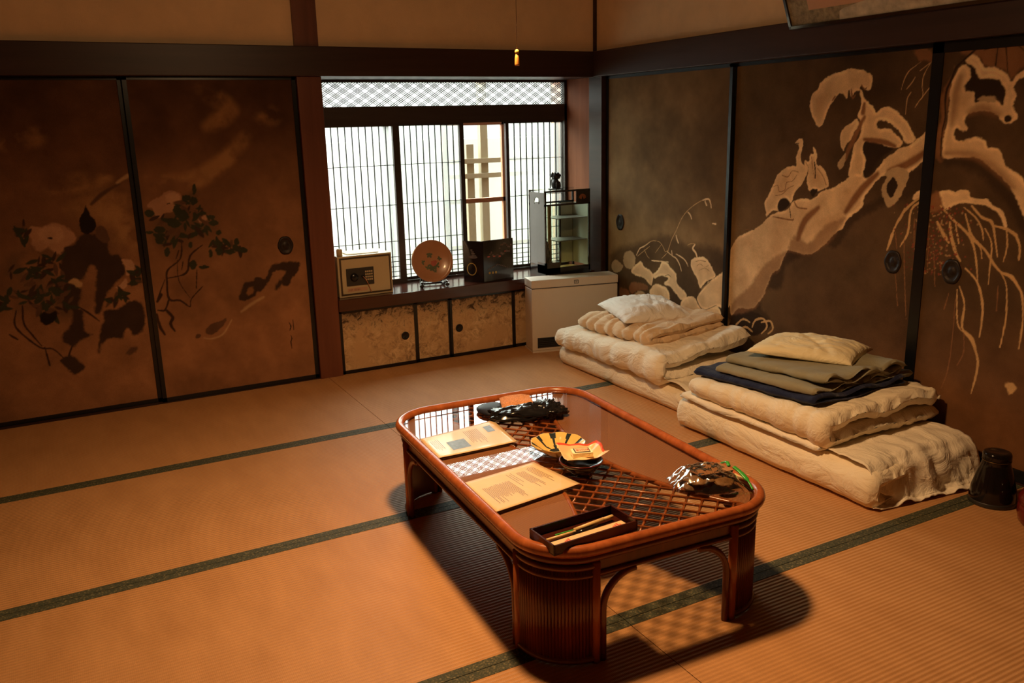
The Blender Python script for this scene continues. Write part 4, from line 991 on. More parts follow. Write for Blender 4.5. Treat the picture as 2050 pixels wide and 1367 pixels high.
# ------------------------------------------------------------------ folded bedding
def quilt(name,prof,t,y0,y1,m,label,cat,loc=(0,0,0),rz=0,seed=0,pucker=.006,ds=.014,wr=.010,round_=1.0,ycurve=None,group=None,part='quilt_cover',yn=None,wfreq=7,tvar=.12,ridge=0,rper=.13,rw=.16,zb=0,g=0,yc=0,slope=0,ew=0,ef=25):
    P=[Vector((p[0],p[1])) for p in catmull(prof,8)]
    L=[0]
    for i in range(1,len(P)): L.append(L[-1]+(P[i]-P[i-1]).length)
    n=max(12,int(L[-1]/ds)); pts=[]
    for k in range(n+1):
        s_=L[-1]*k/n; i=1
        while i<len(L)-1 and L[i]<s_: i+=1
        pts.append(P[i-1].lerp(P[i],(s_-L[i-1])/max(L[i]-L[i-1],1e-9)))
    W=y1-y0; ny=max(10,int(W/ds)); top=[];bot=[]; r=t/2*1.15*round_
    for k in range(n+1):
        a=pts[max(k-1,0)]; b=pts[min(k+1,n)]; tg=(b-a).normalized(); nn=Vector((-tg.y,tg.x)); s_=L[-1]*k/n
        for j in range(ny+1):
            v=j/ny; y=y0+W*v; de=min(s_,L[-1]-s_); dy=min(v*W,(1-v)*W)
            e1=math.sqrt(max(0,1-(1-min(de/r,1))**2)); e2=math.sqrt(max(0,1-(1-min(dy/r,1))**2)); e=e1*e2
            q=Vector((s_*2.2,y*2.2,seed*3.7)); th=t/2*e*(1+tvar*noise.noise(q))
            # soft ridges running across plus fine seam puckers close to the edges
            w1=abs(noise.noise(Vector((s_*wfreq,y*wfreq*.45,seed+11.3))))*wr
            w1+=abs(noise.noise(Vector((s_*wfreq*.6+5,y*wfreq*1.6,seed+2.3))))*wr*.6
            pk=math.exp(-min(dy,de)/.05)*pucker*noise.noise(Vector((s_*28,y*28,seed)))
            off=(w1-wr*.35)*min(1,e*1.5)+pk
            if ridge:
                bm_=math.exp(-((s_/L[-1]-.5)/rw)**2)*min(1,e*1.5); off+=ridge*bm_*(abs(math.sin(PI*y/rper+2.2*noise.noise(Vector((y*5,s_*3,seed)))))**.7-.6)
            yy=y+(ycurve(s_/L[-1],v) if ycurve else 0)+.010*noise.noise(Vector((s_*4,seed,v*2)))*(2*v-1)
            c=pts[k]; dz=.006*noise.noise(Vector((c.x*5,y*4,seed+30)))
            A=c+nn*(th+off); Bq=c-nn*(th+off*.6); gf=1+g*(-y-yc); so=slope*(-y-yc)+(ew*math.exp(-(y-y0)/.09)*math.sin(c.x*ef+s_*3+seed)*(min(1,s_/L[-1]*2)) if ew else 0)
            top.append((A.x,yy,max(zb+(A.y+dz-zb)*gf+so,.002))); bot.append((Bq.x,yy,max(zb+(Bq.y+dz-zb)*gf+so,.002)))
    vs=top+bot; K=len(top); fs=[]; w_=ny+1
    for k in range(n):
        for j in range(ny):
            q=k*w_+j; fs.append((q,q+1,q+w_+1,q+w_)); fs.append((K+q,K+q+w_,K+q+w_+1,K+q+1))
    for j in range(ny):
        for q in (j,n*w_+j): fs.append((q,K+q,K+q+1,q+1))
    for k in range(n):
        for q in (k*w_,k*w_+ny): fs.append((q,q+w_,K+q+w_,K+q))
    mb=MB(); mb.add(vs,fs,True); o=mb.build(name,m); o.location=loc; o.rotation_euler=(0,0,rz); return tag(o,label,cat,group)
def fold(x0,x1,z0,t,gap=.004,lift=0,xtop=None,sag=0):
    """centre line of a quilt folded once: open at the wall (x1), bend at x0"""
    r=t/2+gap/2; zc=z0+t/2; xt=x1 if xtop is None else xtop
    p=[(x1,zc),(x1-.15,zc),((x0+x1)/2,zc),(x0+r+.06,zc),(x0+r+.01,zc+.0),(x0+t*.52,zc+r),(x0+r+.01,zc+2*r),(x0+r+.06,zc+2*r),((x0+xt)/2,zc+2*r-sag+lift*.4),(xt-.15,zc+2*r+lift*.8),(xt,zc+2*r+lift)]
    return p
# far pile, beside the heater
quilt('folded_mattress',fold(-.618,-.03,0,.059,.002),.059,-1.715,-.50,'futon','cream folded mattress at the bottom of the far pile, flat on the tatami','mattress',seed=1,wr=.006)
quilt('folded_comforter',fold(-.665,-.03,.124,.069,.006,lift=.045),.069,-1.57,-.52,'futon_w','thick pale comforter folded over the far mattress, under the tan blanket','comforter',ew=.010,ef=15,zb=.124,g=.34,yc=1.05,seed=4,wr=.030,wfreq=6,pucker=.014,ridge=.008,rper=.16)
quilt('fleece_blanket',[(-.06,.335),(-.2,.316),(-.40,.296),(-.50,.290),(-.570,.313),(-.50,.338),(-.40,.340),(-.2,.356),(-.06,.372)],.044,-1.39,-.66,'blanket_tan','tan fleece blanket folded under the white pillow of the far pile','blanket',slope=.050,yc=1.05,seed=7,wr=.030,wfreq=9,ds=.010,tvar=.3,ridge=.020,rper=.085,rw=.2)
quilt('blanket_end',[(-.30,.330),(-.20,.335),(-.10,.345),(-.05,.35)],.05,-1.42,-1.20,'blanket_tan','turned under end of the tan blanket sticking out below the white pillow','blanket',seed=17,wr=.012,ds=.012) if False else None
def pillow(name,c,w,l,h,rz,m,label,seed,tilt=0,tiltx=0):
    N=44; vs=[];fs=[]
    for t in (0,1):
        for j in range(N+1):
            for i in range(N+1):
                u,v=i/N*2-1,j/N*2-1; e=max(0,(1-abs(u)**2.6))**.5*max(0,(1-abs(v)**2.6))**.5
                pinch=1-.07*(1-abs(v)**1.5)*abs(u)**4-.0; px=u*w/2*(1-.06*(1-v*v)*0); x=px*(1-.05*(1-v*v)); y=v*l/2*(1-.05*(1-u*u))
                cr=abs(noise.noise(Vector((u*3.2,v*2.2,seed))))*.020*e+noise.noise(Vector((u*9,v*7,seed+4)))*.005*min(1,e*2)
                cr-=.020*math.exp(-((u*.8+v*.6-.15)**2)/.012)*e if seed%2 else .012*math.exp(-((u*.5-v*.8)**2)/.01)*e
                z=(h*.95*e+cr if t else -h*.30*e)+h*.30; vs.append((x,y,max(z,.0)))
    K=(N+1)**2
    for j in range(N):
        for i in range(N):
            q=j*(N+1)+i; fs+=[(q,q+N+1,q+N+2,q+1),(K+q,K+q+1,K+q+N+2,K+q+N+1)]
    o=MB().add(vs,fs,True).build(name,m); o.location=c; o.rotation_euler=(tiltx,tilt,rz); return tag(o,label,'pillow')
pillow('pillow',(-.290,-.960,.345),.43,.54,.090,-.30,'pillow_w','white crumpled pillow on top of the far pile, beneath the snowy branch painting',3,tilt=.02)
# near pile
quilt('folded_mattress',fold(-.735,-.13,0,.074,.002,lift=-.006),.074,-2.905,-1.795,'futon','long cream mattress folded at the bottom of the near pile','mattress',seed=21,wr=.010,
      ycurve=lambda s,v:(-.07*(1-abs(2*s-1))**1 if v<.5 else 0)*(1-v))
quilt('cotton_sheet',[(-.60,.164),(-.728,.170),(-.60,.177),(-.40,.172),(-.14,.170)],.020,-2.70,-1.83,'futon_w','thin cream quilt folded between the near mattress and the near comforter','quilt',seed=27,wr=.012)
quilt('folded_comforter',fold(-.735,-.04,.182,.055,.002,lift=.01),.055,-2.735,-1.88,'futon','cream comforter of the near pile, under the navy and green blankets','comforter',ew=.013,ef=17,zb=.182,g=.55,yc=2.3,seed=33,wr=.018,pucker=.014,ridge=.006,rper=.12)
quilt('bed_sheet',[(-.70,.060),(-.66,.105),(-.5,.150),(-.3,.158),(-.15,.13),(-.09,.06),(-.06,.008),(-.04,.006)],.016,-3.055,-2.66,'futon_w','loose crumpled end of the cream sheet hanging over the front of the near mattress','sheet',seed=41,wr=.030,wfreq=5,ds=.011,pucker=.012) if False else None
quilt('navy_blanket',[(-.12,.312),(-.40,.308),(-.62,.302),(-.672,.313),(-.62,.324),(-.40,.326),(-.12,.330)],.017,-2.62,-1.86,'navy','dark navy blanket on the near comforter, showing round the green blanket','blanket',ew=.010,ef=22,slope=.062,yc=2.3,seed=45,wr=.012,ds=.012)
quilt('fleece_blanket',[(-.05,.342),(-.30,.340),(-.60,.336),(-.652,.347),(-.60,.357),(-.35,.358),(-.16,.360),(-.125,.370),(-.16,.380),(-.35,.378),(-.545,.375),(-.590,.386),(-.545,.397),(-.35,.394),(-.10,.396)],.020,-2.60,-1.99,'blanket_green','grey green fleece blanket folded on the navy blanket','blanket',slope=.062,yc=2.3,seed=51,wr=.016,wfreq=5,ds=.009,tvar=.3,ew=.016,ef=30)
quilt('fleece_throw',[(-.16,.437),(-.35,.436),(-.55,.430),(-.605,.437),(-.55,.450),(-.35,.455),(-.16,.452)],.018,-2.40,-1.92,'blanket_green','smaller folded green grey fleece just under the cream pillow','blanket',seed=57,wr=.010,ds=.012) if False else None
pillow('pillow',(-.290,-2.225,.396),.38,.48,.066,.45,'pillow_c','cream yellow pillow on top of the near pile, on the green blanket',8,tilt=.03)
def drape_end(name,x0,x1,prof,m,label,seed,amp=.02,flare=.05,nx=64,freq=14):
    P=[np.array(p) for p in catmull(prof,6)]; n=len(P); vs=[];fs=[]
    for t in (0,1):
        for i in range(n):
            s_=i/(n-1); a=P[max(i-1,0)];b=P[min(i+1,n-1)]; tg=(b-a)/np.linalg.norm(b-a); nn=(tg[1],-tg[0]) if True else 0
            for j in range(nx+1):
                u=j/nx; x=x0+(x1-x0)*u; w_=.25+.75*s_
                d=amp*w_*(noise.noise(Vector((x*freq,s_*2.5+x*4,seed)))+.5*abs(noise.noise(Vector((x*freq*2.1,s_*4,seed+3)))))+amp*.6*abs(noise.noise(Vector((x*6,s_*7,seed+9))))
                y=P[i][0]-abs(nn[0])*d*1.0-flare*s_*s_*u; z=P[i][1]+abs(nn[1])*d*.7
                sh=.015*noise.noise(Vector((s_*5,seed,u*2)))*(1 if j in(0,nx) else 1)
                vs.append((x+sh,y-(.003 if t else 0)*abs(nn[0]),max(z+(.003 if t else 0)*abs(nn[1]),.004+.003*t)))
    w_=nx+1; K=n*w_
    for i in range(n-1):
        for j in range(nx):
            q=i*w_+j; fs+=[(q,q+1,q+w_+1,q+w_),(K+q,K+q+w_,K+q+w_+1,K+q+1)]
    for j in range(nx):
        for q in (j,(n-1)*w_+j): fs.append((q,K+q,K+q+1,q+1))
    for i in range(n-1):
        for q in (i*w_,i*w_+nx): fs.append((q,q+w_,K+q+w_,K+q))
    return tag(MB().add(vs,fs,True).build(name,m),label,'sheet')
drape_end('bed_sheet',-.700,-.080,[(-2.66,.160),(-2.76,.170),(-2.85,.172),(-2.905,.155),(-2.935,.10),(-2.945,.04),(-2.955,.010),(-2.975,.006)],'futon_w','crumpled cream sheet tucked over the front end of the near mattress, beside the jug',4,.034,.07)
drape_end('bed_sheet',-.600,-.060,[(-1.50,.128),(-1.56,.146),(-1.66,.146),(-1.722,.125),(-1.735,.07),(-1.74,.02),(-1.745,.006)],'futon_w','bunched cream sheet over the front end of the far mattress, behind the near pile',12,.034,.0)
# floor sheet spilling toward the jug
def spill():
    N=30; vs=[];fs=[]
    for j in range(N+1):
        for i in range(N+1):
            u,v=i/N,j/N; x=-.70+.60*u; y=-2.93-(.03+.11*u**1.2+.05*math.sin(u*3))*v; z=.004+.008*(1-v)+.004*noise.noise(Vector((u*6,v*3,1)))
            vs.append((x,y,max(z,.003)))
    for j in range(N):
        for i in range(N): q=j*(N+1)+i; fs.append((q,q+1,q+N+2,q+N+1))
    return vs,fs
# ------------------------------------------------------------------ vacuum jug and red lacquer tub on the right
J=thing('vacuum_jug','glossy dark vacuum jug standing on the tatami at the right edge','jug',(-.242,-3.135,0),.4)
mb=MB(); mb.lathe([(.0,0),(.078,0),(.083,.006),(.084,.020),(.079,.062),(.066,.112),(.054,.150),(.050,.166),(.0505,.171),(.0495,.176)],n=56); mb.build('jug_body','jug',J)
mb=MB(); mb.lathe([(.0505,.1765),(.0515,.182),(.051,.198),(.047,.206),(.036,.209),(.030,.2065),(.0,.206)],n=48); mb.build('lid','jug',J)
mb=MB(); mb.tube([(.0508*math.cos(2*PI*i/48),.0508*math.sin(2*PI*i/48),.175) for i in range(48)],.0013,6,closed=True); sub(mb.build('collar','brass',J),'thin metal collar')
mb=MB(); mb.lathe([(.0845,.0),(.086,.004),(.0852,.016),(.084,.018)],n=48); mb.build('base_ring','dkgrey',J)
RT=thing('lacquer_tub','dark red round lacquer tub cut off by the right edge, beside the jug','tub',(-.262,-3.375,0))
mb=MB(); mb.lathe([(.0,0),(.095,0),(.108,.014),(.114,.040),(.114,.066),(.110,.080)],n=56); mb.build('tub_body','redlac',RT)
mb=MB(); mb.lathe([(.111,.0805),(.114,.088),(.113,.104),(.100,.126),(.06,.138),(.0,.141)],n=56); mb.build('lid','redlac',RT)
# ------------------------------------------------------------------ low cupboard, shelf and heater
Cp=thing('low_cupboard','low built-in cupboard with four worn gold paper doors under the window','cupboard',(-1.20,0,0))
o=MB(); o.box(-.665+0,.62,.012,.385,.0,.398); o.build('cupboard_body','beam',Cp)
X=lambda x:x+1.20
for i,(a,b,dy) in enumerate(((-1.862,-1.368,.0),(-1.368,-1.130,.006),(-1.130,-.664,.0),(-.664,-.44,.006))):
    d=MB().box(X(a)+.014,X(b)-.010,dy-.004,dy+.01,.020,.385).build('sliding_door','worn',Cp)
    mb=MB(); 
    for q in ((X(a),X(a)+.016,.004,.398),(X(b)-.010,X(b)+.002,.004,.398),(X(a),X(b),.004,.022),(X(a),X(b),.383,.398)): mb.box(q[0],q[1],dy-.010,dy+.011,q[2],q[3])
    mb.build('frame','black',d)
    if i in (0,2):
        px=X(-1.442 if i==0 else -1.066); mb=MB(); n=28; vs=[];fs=[]
        pr=[(.026,.0),(.026,.003),(.021,.0045),(.018,.001),(.0005,.001)]
        for r,dd in pr:
            for j in range(n): vs.append((px+r*math.cos(2*PI*j/n),dy-.004-dd,.190+r*math.sin(2*PI*j/n)))
        for k in range(len(pr)-1):
            for j in range(n): fs.append((k*n+j,k*n+(j+1)%n,(k+1)*n+(j+1)%n,(k+1)*n+j))
        mb.add(vs,fs,True); mb.build('finger_pull','black',d)
ZS=.470
tag(B('window_shelf',-1.8649,-.0301,-.035,.384,.3985,ZS,'shelf',bev=.003),'dark polished shelf board under the window, above the gold cupboard doors','shelf')
# heater, set across the corner
hx0,hy0,hx1,hy1=-.632,-.205,-.045,-.335; ang=math.atan2(hy1-hy0,hx1-hx0); HW=math.hypot(hx1-hx0,hy1-hy0); D_=.155
Ht=thing('fan_heater','warm grey fan heater standing across the corner below the display case','heater',(hx0,hy0,0),ang)
MB().box(0,HW,0,D_,.012,.425,bev=.006).build('body','heater',Ht); MB().box(.004,HW-.004,.004,D_-.004,.424,.430).build('seam','dkgrey',Ht)
MB().box(-.002,HW+.002,-.004,D_,.430,.484,bev=.006).build('top_panel','heater',Ht)
v=MB().box(.035,HW-.035,-.003,.01,.030,.098).build('vent','dkgrey',Ht)
mb=MB(); [mb.box(.038,HW-.038,-.006,-.001,z,z+.004) for z in (.040,.052,.064,.076,.088)]; mb.build('louvre','black',v)
mb=MB(); mb.box(HW*.485,HW*.535,-.0052,-.0045,.445,.469); lg=mb.build('badge','dkgrey',Ht)
mb=MB(); mb.box(HW*.492,HW*.528,-.0058,-.005,.449,.465); mb.build('badge_face','heater',lg)
mb=MB(); [mb.box(HW*.497,HW*.523,-.0064,-.0056,z,z+.0018) for z in (.452,.4565,.461)]; mb.box(HW*.509,HW*.511,-.0064,-.0056,.451,.464); mb.build('badge_mark','dkgrey',lg)
MB().box(.0,HW,-.006,D_+.02,0,.012).build('base','heater',Ht)
# ------------------------------------------------------------------ things on the shelf
Sf=thing('safe','small cream electronic safe at the left end of the window shelf','safe',(-1.838,.028,ZS))
MB().box(0,.345,0,.24,0,.252,bev=.004).build('safe_body','cream',Sf)
d=MB().box(.022,.326,-.006,.004,.022,.232,bev=.002).build('safe_door','cream',Sf)
mb=MB(); mb.box(.012,.336,-.0015,.0,.012,.242); mb.build('door_gap','ink',Sf)
k=MB().box(.048,.222,-.012,-.004,.070,.176,bev=.002).build('keypad_panel','dkgrey',d)
mb=MB(); M4=Matrix.Translation((.095,-.012,.122))@Matrix.Rotation(PI/2,4,'X'); mb.lathe([(.0,.0),(.024,.0),(.024,.010),(.019,.016),(.0,.016)],n=28,M4=M4); mb.build('knob','black',k)
mb=MB(); M4=Matrix.Translation((.150,-.012,.122))@Matrix.Rotation(PI/2,4,'X'); mb.lathe([(.0,.0),(.009,.0),(.009,.006),(.0,.006)],n=16,M4=M4); mb.build('keyhole','black',k)
mb=MB()
for r in range(4):
    for c in range(4): mb.box(.166+.0125*c,.175+.0125*c,-.0145,-.012,.096+.0165*r,.106+.0165*r)
mb.build('keys','cream',k)
mb=MB(); mb.tube(catmull([(.152,-.018,.122),(.168,-.022,.098),(.184,-.018,.062),(.196,-.016,.030),(.200,-.015,.022)],5),.0022,6); mb.build('key_cord','sash',k)
mb=MB(); mb.box(.052,.178,-.0075,-.006,.034,.056); lb=mb.build('label_strip','framep',d)
mb=MB(); Rn=random.Random(2)
for i in range(9):
    if i==3: continue
    x=.060+.008*i; mb.box(x,x+.0055,-.0082,-.0074,.042,.0435); mb.box(x+.002,x+.0034,-.0082,-.0074,.039,.051) if i%2 else mb.box(x,x+.0055,-.0082,-.0074,.047,.0484)
mb.build('lettering','ink',lb)
o=tag(MB().box(0,.20,0,.13,0,.004).build('paper_sheet','futon_w'),'thin white paper lying on top of the safe','paper'); o.location=(-1.76,.07,ZS+.2525)
o=MB(); o.lathe([(.0,0),(.018,0),(.018,.036),(.014,.044),(.0,.046)],n=24); o=tag(o.build('small_jar','cream'),'small rounded cream jar at the left edge of the safe top','jar'); o.location=(-1.812,.055,ZS+.2522)
# plate on a stand
Pl=thing('display_plate','round copper red plate with painted flowers, leaning on its stand left of the folding screen','plate',(-1.200,.085,ZS+.019),-.18)
tilt=Matrix.Translation((0,0,.140))@Matrix.Rotation(PI/2-math.radians(14),4,'X')
mb=MB(); mb.lathe([(.0,-.004),(.05,-.004),(.118,.004),(.134,.016),(.1355,.018),(.134,.020),(.116,.009),(.05,.001),(.0,.001)],n=64,M4=tilt); pb=mb.build('plate_body','plate',Pl)
def petals(mb,cx,cy,r,n,L,w_,mi,z=.0018):
    mb.cur=mi
    for i in range(n):
        a=2*PI*i/n+r; q=[]
        for t in range(10):
            b=2*PI*t/10; x=L*.5+L*.5*math.cos(b); y=w_*math.sin(b); q.append(tilt@Vector((cx+x*math.cos(a)-y*math.sin(a),cy+x*math.sin(a)+y*math.cos(a),z+.00025*i)))
        mb.add(q,[tuple(range(10))])
mb=MB()
for cx,cy,r,n,L,w_,mi in ((.010,-.014,.3,6,.020,.008,0),(.022,-.006,.1,5,.012,.006,0),(.0,-.040,.5,7,.030,.007,1),(-.012,.042,.2,5,.022,.007,1),(.052,.016,.8,5,.016,.006,1),(-.062,-.002,.4,4,.020,.006,1),(.03,-.03,.9,4,.026,.006,1),(.02,-.068,.2,5,.016,.005,1),(-.03,-.04,1.2,4,.022,.006,1)): petals(mb,cx,cy,r,n,L,w_,mi,.0015+.004*min(1,max(0,math.hypot(cx,cy)-.045)/.06))
mb.build('painted_flowers',['rosepaint','greenpaint'],pb)
sd=thing('plate_stand','black carved wooden stand holding up the copper red plate','stand',(-1.200,.085,ZS+.0015),-.18)
mb=MB()
for s_ in (-1,1):
    mb.tube(catmull([(s_*.082,-.055,.010),(s_*.080,-.040,.030),(s_*.075,-.01,.010),(s_*.070,.04,.008),(s_*.060,.055,.05),(s_*.05,.065,.12)],6),.009,8); mb.blob((s_*.083,-.055,.012),(.016,.014,.012),n=12)
mb.tube([(-.075,.035,.01),(.075,.035,.01)],.007,8); mb.build('stand_frame','bowl',sd)
# folding screen
Fs=thing('folding_screen','small two-leaf black lacquer screen painted with flowers and carts, on the shelf','screen',(-.878,-.010,ZS))
def leafm(ang,w_,nm,sgn):
    M4=Matrix.Rotation(ang,4,'Z'); lf=MB().box(0,w_,-.003,.003,.0,.270,M4=M4).build('leaf','bowl',Fs); return M4,lf
A1=math.atan2(.121+.018-.02,-.946+.878-.04); 
M4,l1=leafm(math.atan2(.115,-.085),.145,'l',1)
def disc(mb,M4,cx,cz,a,b,mi,y,n=20,ring=None):
    mb.cur=mi; q=[M4@Vector((cx+a*math.cos(2*PI*t/n),y,cz+b*math.sin(2*PI*t/n))) for t in range(n)]
    if ring:
        q2=[M4@Vector((cx+(a-ring)*math.cos(2*PI*t/n),y,cz+(b-ring)*math.sin(2*PI*t/n))) for t in range(n)]; mb.add(q+q2,[(t,(t+1)%n,n+(t+1)%n,n+t) for t in range(n)])
    else: mb.add(q,[tuple(range(n))])
mb=MB(); yf=.0036
disc(mb,M4,.085,.085,.036,.042,1,yf,28,.006); disc(mb,M4,.075,.165,.034,.010,0,yf); 
for i in range(4): disc(mb,M4,.066+.006*i,.175+.012*i,.018-.003*i,.005,0,yf)
mb.build('painted_motif',['dimpaint','gold'],l1)
M5=Matrix.Rotation(math.atan2(.030,.235),4,'Z'); l2=MB().box(0,.237,-.003,.003,.0,.272,M4=M5).build('leaf','bowl',Fs)
mb=MB(); yf=-.0036; R2=random.Random(8)
for i in range(16): disc(mb,M5,.040+.011*i,.170+R2.uniform(-.012,.022),R2.uniform(.005,.012),R2.uniform(.004,.010),0 if i%4 else 2,yf-.0001*i,10)
for i in range(9): disc(mb,M5,.13+.011*i,.225+R2.uniform(-.015,.02),.009,.006,0,yf-.0001*i,10)
mb.build('painted_motif',['dimpaint','gold','rosepaint'],l2); mb=MB()
for t in range(13): disc(mb,M5,.035+.0125*t,.082+.028*(1-abs(t-6)/6.),.007,.0035,0,yf-.0001*t,8)
for x in (.045,.070,.095): disc(mb,M5,x+.0,.058,.008,.008,1,yf,10,.003); disc(mb,M5,x,.058,.0035,.0035,1,yf-.0003,8)
mb.build('painted_motif',['dimpaint','gold','rosepaint'],l2)
# display case
Cs=thing('display_case','black framed glass display case with inner shelves at the right end of the window shelf','display case',(-.447,-.075,ZS))
W_,Dp,Hh=.355,.215,.568; f=.012
mb=MB(); mb.box(0,W_,0,Dp,0,.018); 
for x,y in ((0,0),(W_-f,0),(0,Dp-f),(W_-f,Dp-f)): mb.box(x,x+f,y,y+f,.018,Hh-.008)
for y in (0,Dp-f): mb.box(0,W_,y,y+f,Hh-.10,Hh-.088)
for y in (0,Dp-f): mb.box(0,W_,y,y+f,Hh-.012,Hh-.0)
mb.box(0,.008,0,Dp,.018,.075); mb.box(0,W_,0,.008,.018,.055); mb.box(0,.115,0,Dp*.5,.018,.092); mb.build('case_frame','bowl',Cs)
mb=MB(); mb.box(0,W_,0,Dp,Hh-.004,Hh); mb.build('top_plate','case_glass',Cs)
# left side board with its crescent opening
mb=MB(); import math as _m
cx_,cz_=Dp*.5,Hh-.075
outer=[(0.0,.075),(Dp,.075),(Dp,Hh-.012),(0.0,Hh-.012)]
n=24; ring=[]; 
for t in range(n):
    a=2*PI*t/n; r=.034; x=cx_+r*math.cos(a)*1.05; z=cz_+r*math.sin(a)*.85
    if math.sin(a)<-.2: z=cz_-.010+ (.014 if abs(math.cos(a))<.55 else 0)-.004
    ring.append((x,z))
def ptd(a):
    c,s=math.cos(a),math.sin(a); k=1e9
    for lim,v_ in ((cx_,-c),(Dp-cx_,c),(cz_-.075,-s),(Hh-.012-cz_,s)):
        if v_>1e-6: k=min(k,lim/v_)
    return (cx_+c*k,cz_+s*k)
ob=[ptd(2*PI*t/n) for t in range(n)]
vs=[(xx,y,z) for xx in (.001,.006) for y,z in ring+ob]; K=2*n; fs=[]
for t in range(n):
    u=(t+1)%n; fs+=[(t,u,n+u,n+t),(K+t,K+n+t,K+n+u,K+u),(t,K+t,K+u,u)]
for a_,b_ in ((0,Dp),): pass
mb.add(vs,fs); 
for c_ in ((0,.075),(Dp,.075),(Dp,Hh-.012),(0,Hh-.012)):
    # fill corner triangles left by the radial fan
    q=sorted(ob,key=lambda p:abs(p[0]-c_[0])+abs(p[1]-c_[1]))
    e1=[p for p in q if abs(p[0]-c_[0])<1e-6 and abs(p[1]-c_[1])>1e-6]; e2=[p for p in q if abs(p[1]-c_[1])<1e-6 and abs(p[0]-c_[0])>1e-6]
    if e1 and e2:
        for xx in (.001,.006): mb.add([(xx,e1[0][0],e1[0][1]),(xx,c_[0],c_[1]),(xx,e2[0][0],e2[0][1])],[(0,1,2)])
mb.build('side_board','greyside',Cs)
mb=MB(); mb.box(f,W_-f,.003,.006,.055,Hh-.10); mb.box(f,W_-f,Dp-.006,Dp-.003,.055,Hh-.10); mb.build('glass_pane','case_glass',Cs)
mb=MB(); mb.box(.24,W_-f,Dp-.010,Dp-.007,.05,Hh-.10); mb.box(W_-.010,W_-.006,f,Dp-f,.05,Hh-.10); mb.build('back_panel','ltgrey',Cs)
mb=MB(); mb.box(.228,.242,Dp-.02,Dp-.006,.02,Hh-.09); mb.box(.245,W_-f,.0,.004,Hh-.088,Hh-.012); mb.build('divider','bowl',Cs)
mb=MB(); a=[(.245+.049+.028*math.cos(t*PI/12),Hh-.058+.026*math.sin(t*PI/12)) for t in range(0,13)]+[(.285,Hh-.068),(.294,Hh-.046),(.303,Hh-.068)]
mb.add([(x,-.001,z) for x,z in a],[tuple(range(len(a)))]); mb.build('crescent','jamb',Cs)
for z in (.225,.375): MB().box(.11,W_-f,.02,Dp-.01,z,z+.005).build('inner_shelf','greyside',Cs)
MB().box(f,W_-f,f,Dp-f,.018,.030).build('case_floor','yel',Cs)
MB().box(.085,.105,.10,.115,.02,Hh-.10).build('divider','brass',Cs)
# small seated figure inside the case
fg=thing('seated_figure','small dark seated figure inside the left of the display case','figure',(-.447+.040,-.075+.052,ZS+.0925))
mb=MB(); mb.blob((0,0,.030),(.026,.024,.034),1,.2,16); mb.blob((0,-.002,.075),(.020,.018,.034),2,.2,16); mb.blob((0,0,.115),(.015,.016,.018),3,.15,16); mb.blob((-.006,.0,.132),(.018,.014,.007),4,.1,12); mb.blob((.012,-.016,.05),(.007,.006,.032),5,.1,12); mb.blob((-.014,-.016,.05),(.007,.006,.032),6,.1,12); mb.build('figure_body','figure',fg)
mb=MB(); mb.box(-.03,.03,-.025,.025,0,.006); mb.build('plinth','bowl',fg)
# statuette on top
sg_=thing('lion_statuette','small dark carved animal statuette on top of the display case','statuette',(-.300,.030,ZS+Hh+.0005),.3)
mb=MB(); mb.blob((0,0,.034),(.024,.030,.038),3,.35,20,fr=3); mb.blob((-.006,-.012,.088),(.030,.026,.022),5,.45,20,fr=3.5); mb.blob((.020,-.014,.090),(.016,.014,.012),6,.2,14); mb.blob((-.024,.004,.094),(.014,.014,.018),7,.3,14); mb.blob((.014,-.026,.026),(.008,.008,.026),8,.1,12); mb.blob((-.014,-.026,.026),(.008,.008,.026),8,.1,12); mb.blob((.0,.028,.045),(.012,.010,.028),9,.2,12); mb.build('statuette_body','figure',sg_)
MB().box(-.032,.032,-.036,.036,0,.006,bev=.001).build('plinth','figure',sg_)
# ------------------------------------------------------------------ leaning picture above the painted doors
pa=math.radians(22); pf=thing('hanging_picture','brocade mounted picture leaning forward above the painted sliding doors, cut off by the top edge','picture frame',(-.058,-1.775,1.884))
ML=Matrix(((0,-math.cos(pa)*0,0,0),)*4) if False else None
def PF(u,w_,d): # u along the wall toward the camera, w up the leaning face, d out of the face
    n=Vector((-math.cos(pa),0,-math.sin(pa))); up=Vector((-math.sin(pa),0,math.cos(pa))); return Vector((0,-u,0))+up*w_+n*d
def pbox(mb,u0,u1,w0,w1,d0,d1):
    vs=[PF(u,w_,d) for u in (u0,u1) for w_ in (w0,w1) for d in (d0,d1)]; mb.add(vs,[(0,1,3,2),(4,6,7,5),(0,4,5,1),(2,3,7,6),(0,2,6,4),(1,5,7,3)])
LU,LW=1.5,.50
mb=MB()
for q in ((0,LU,0,.014),(0,LU,LW-.014,LW),(0,.014,0,LW),(LU-.014,LU,0,LW)): pbox(mb,*q,-.012,.012)
mb.build('picture_rim','bowl',pf)
mb=MB(); pbox(mb,.012,LU-.012,.012,LW-.012,-.006,.002); mb.build('brocade_mount','frameb',pf)
mb=MB(); pbox(mb,.135,LU-.135,.075,LW-.075,.002,.004); pp=mb.build('paper','framep',pf)
mb=MB(); pts=[(.30,.014),(.31,.052),(.335,.062),(.45,.080),(.70,.080),(1.1,.080),(1.1,.014)]; vs=[PF(u,w_,d) for d in (.0045,.006) for u,w_ in pts]; k=len(pts)
mb.add(vs,[tuple(range(k)),tuple(range(2*k-1,k-1,-1))]+[(i,(i+1)%k,k+(i+1)%k,k+i) for i in range(k)]); mb.build('inner_sheet','framew',pf)
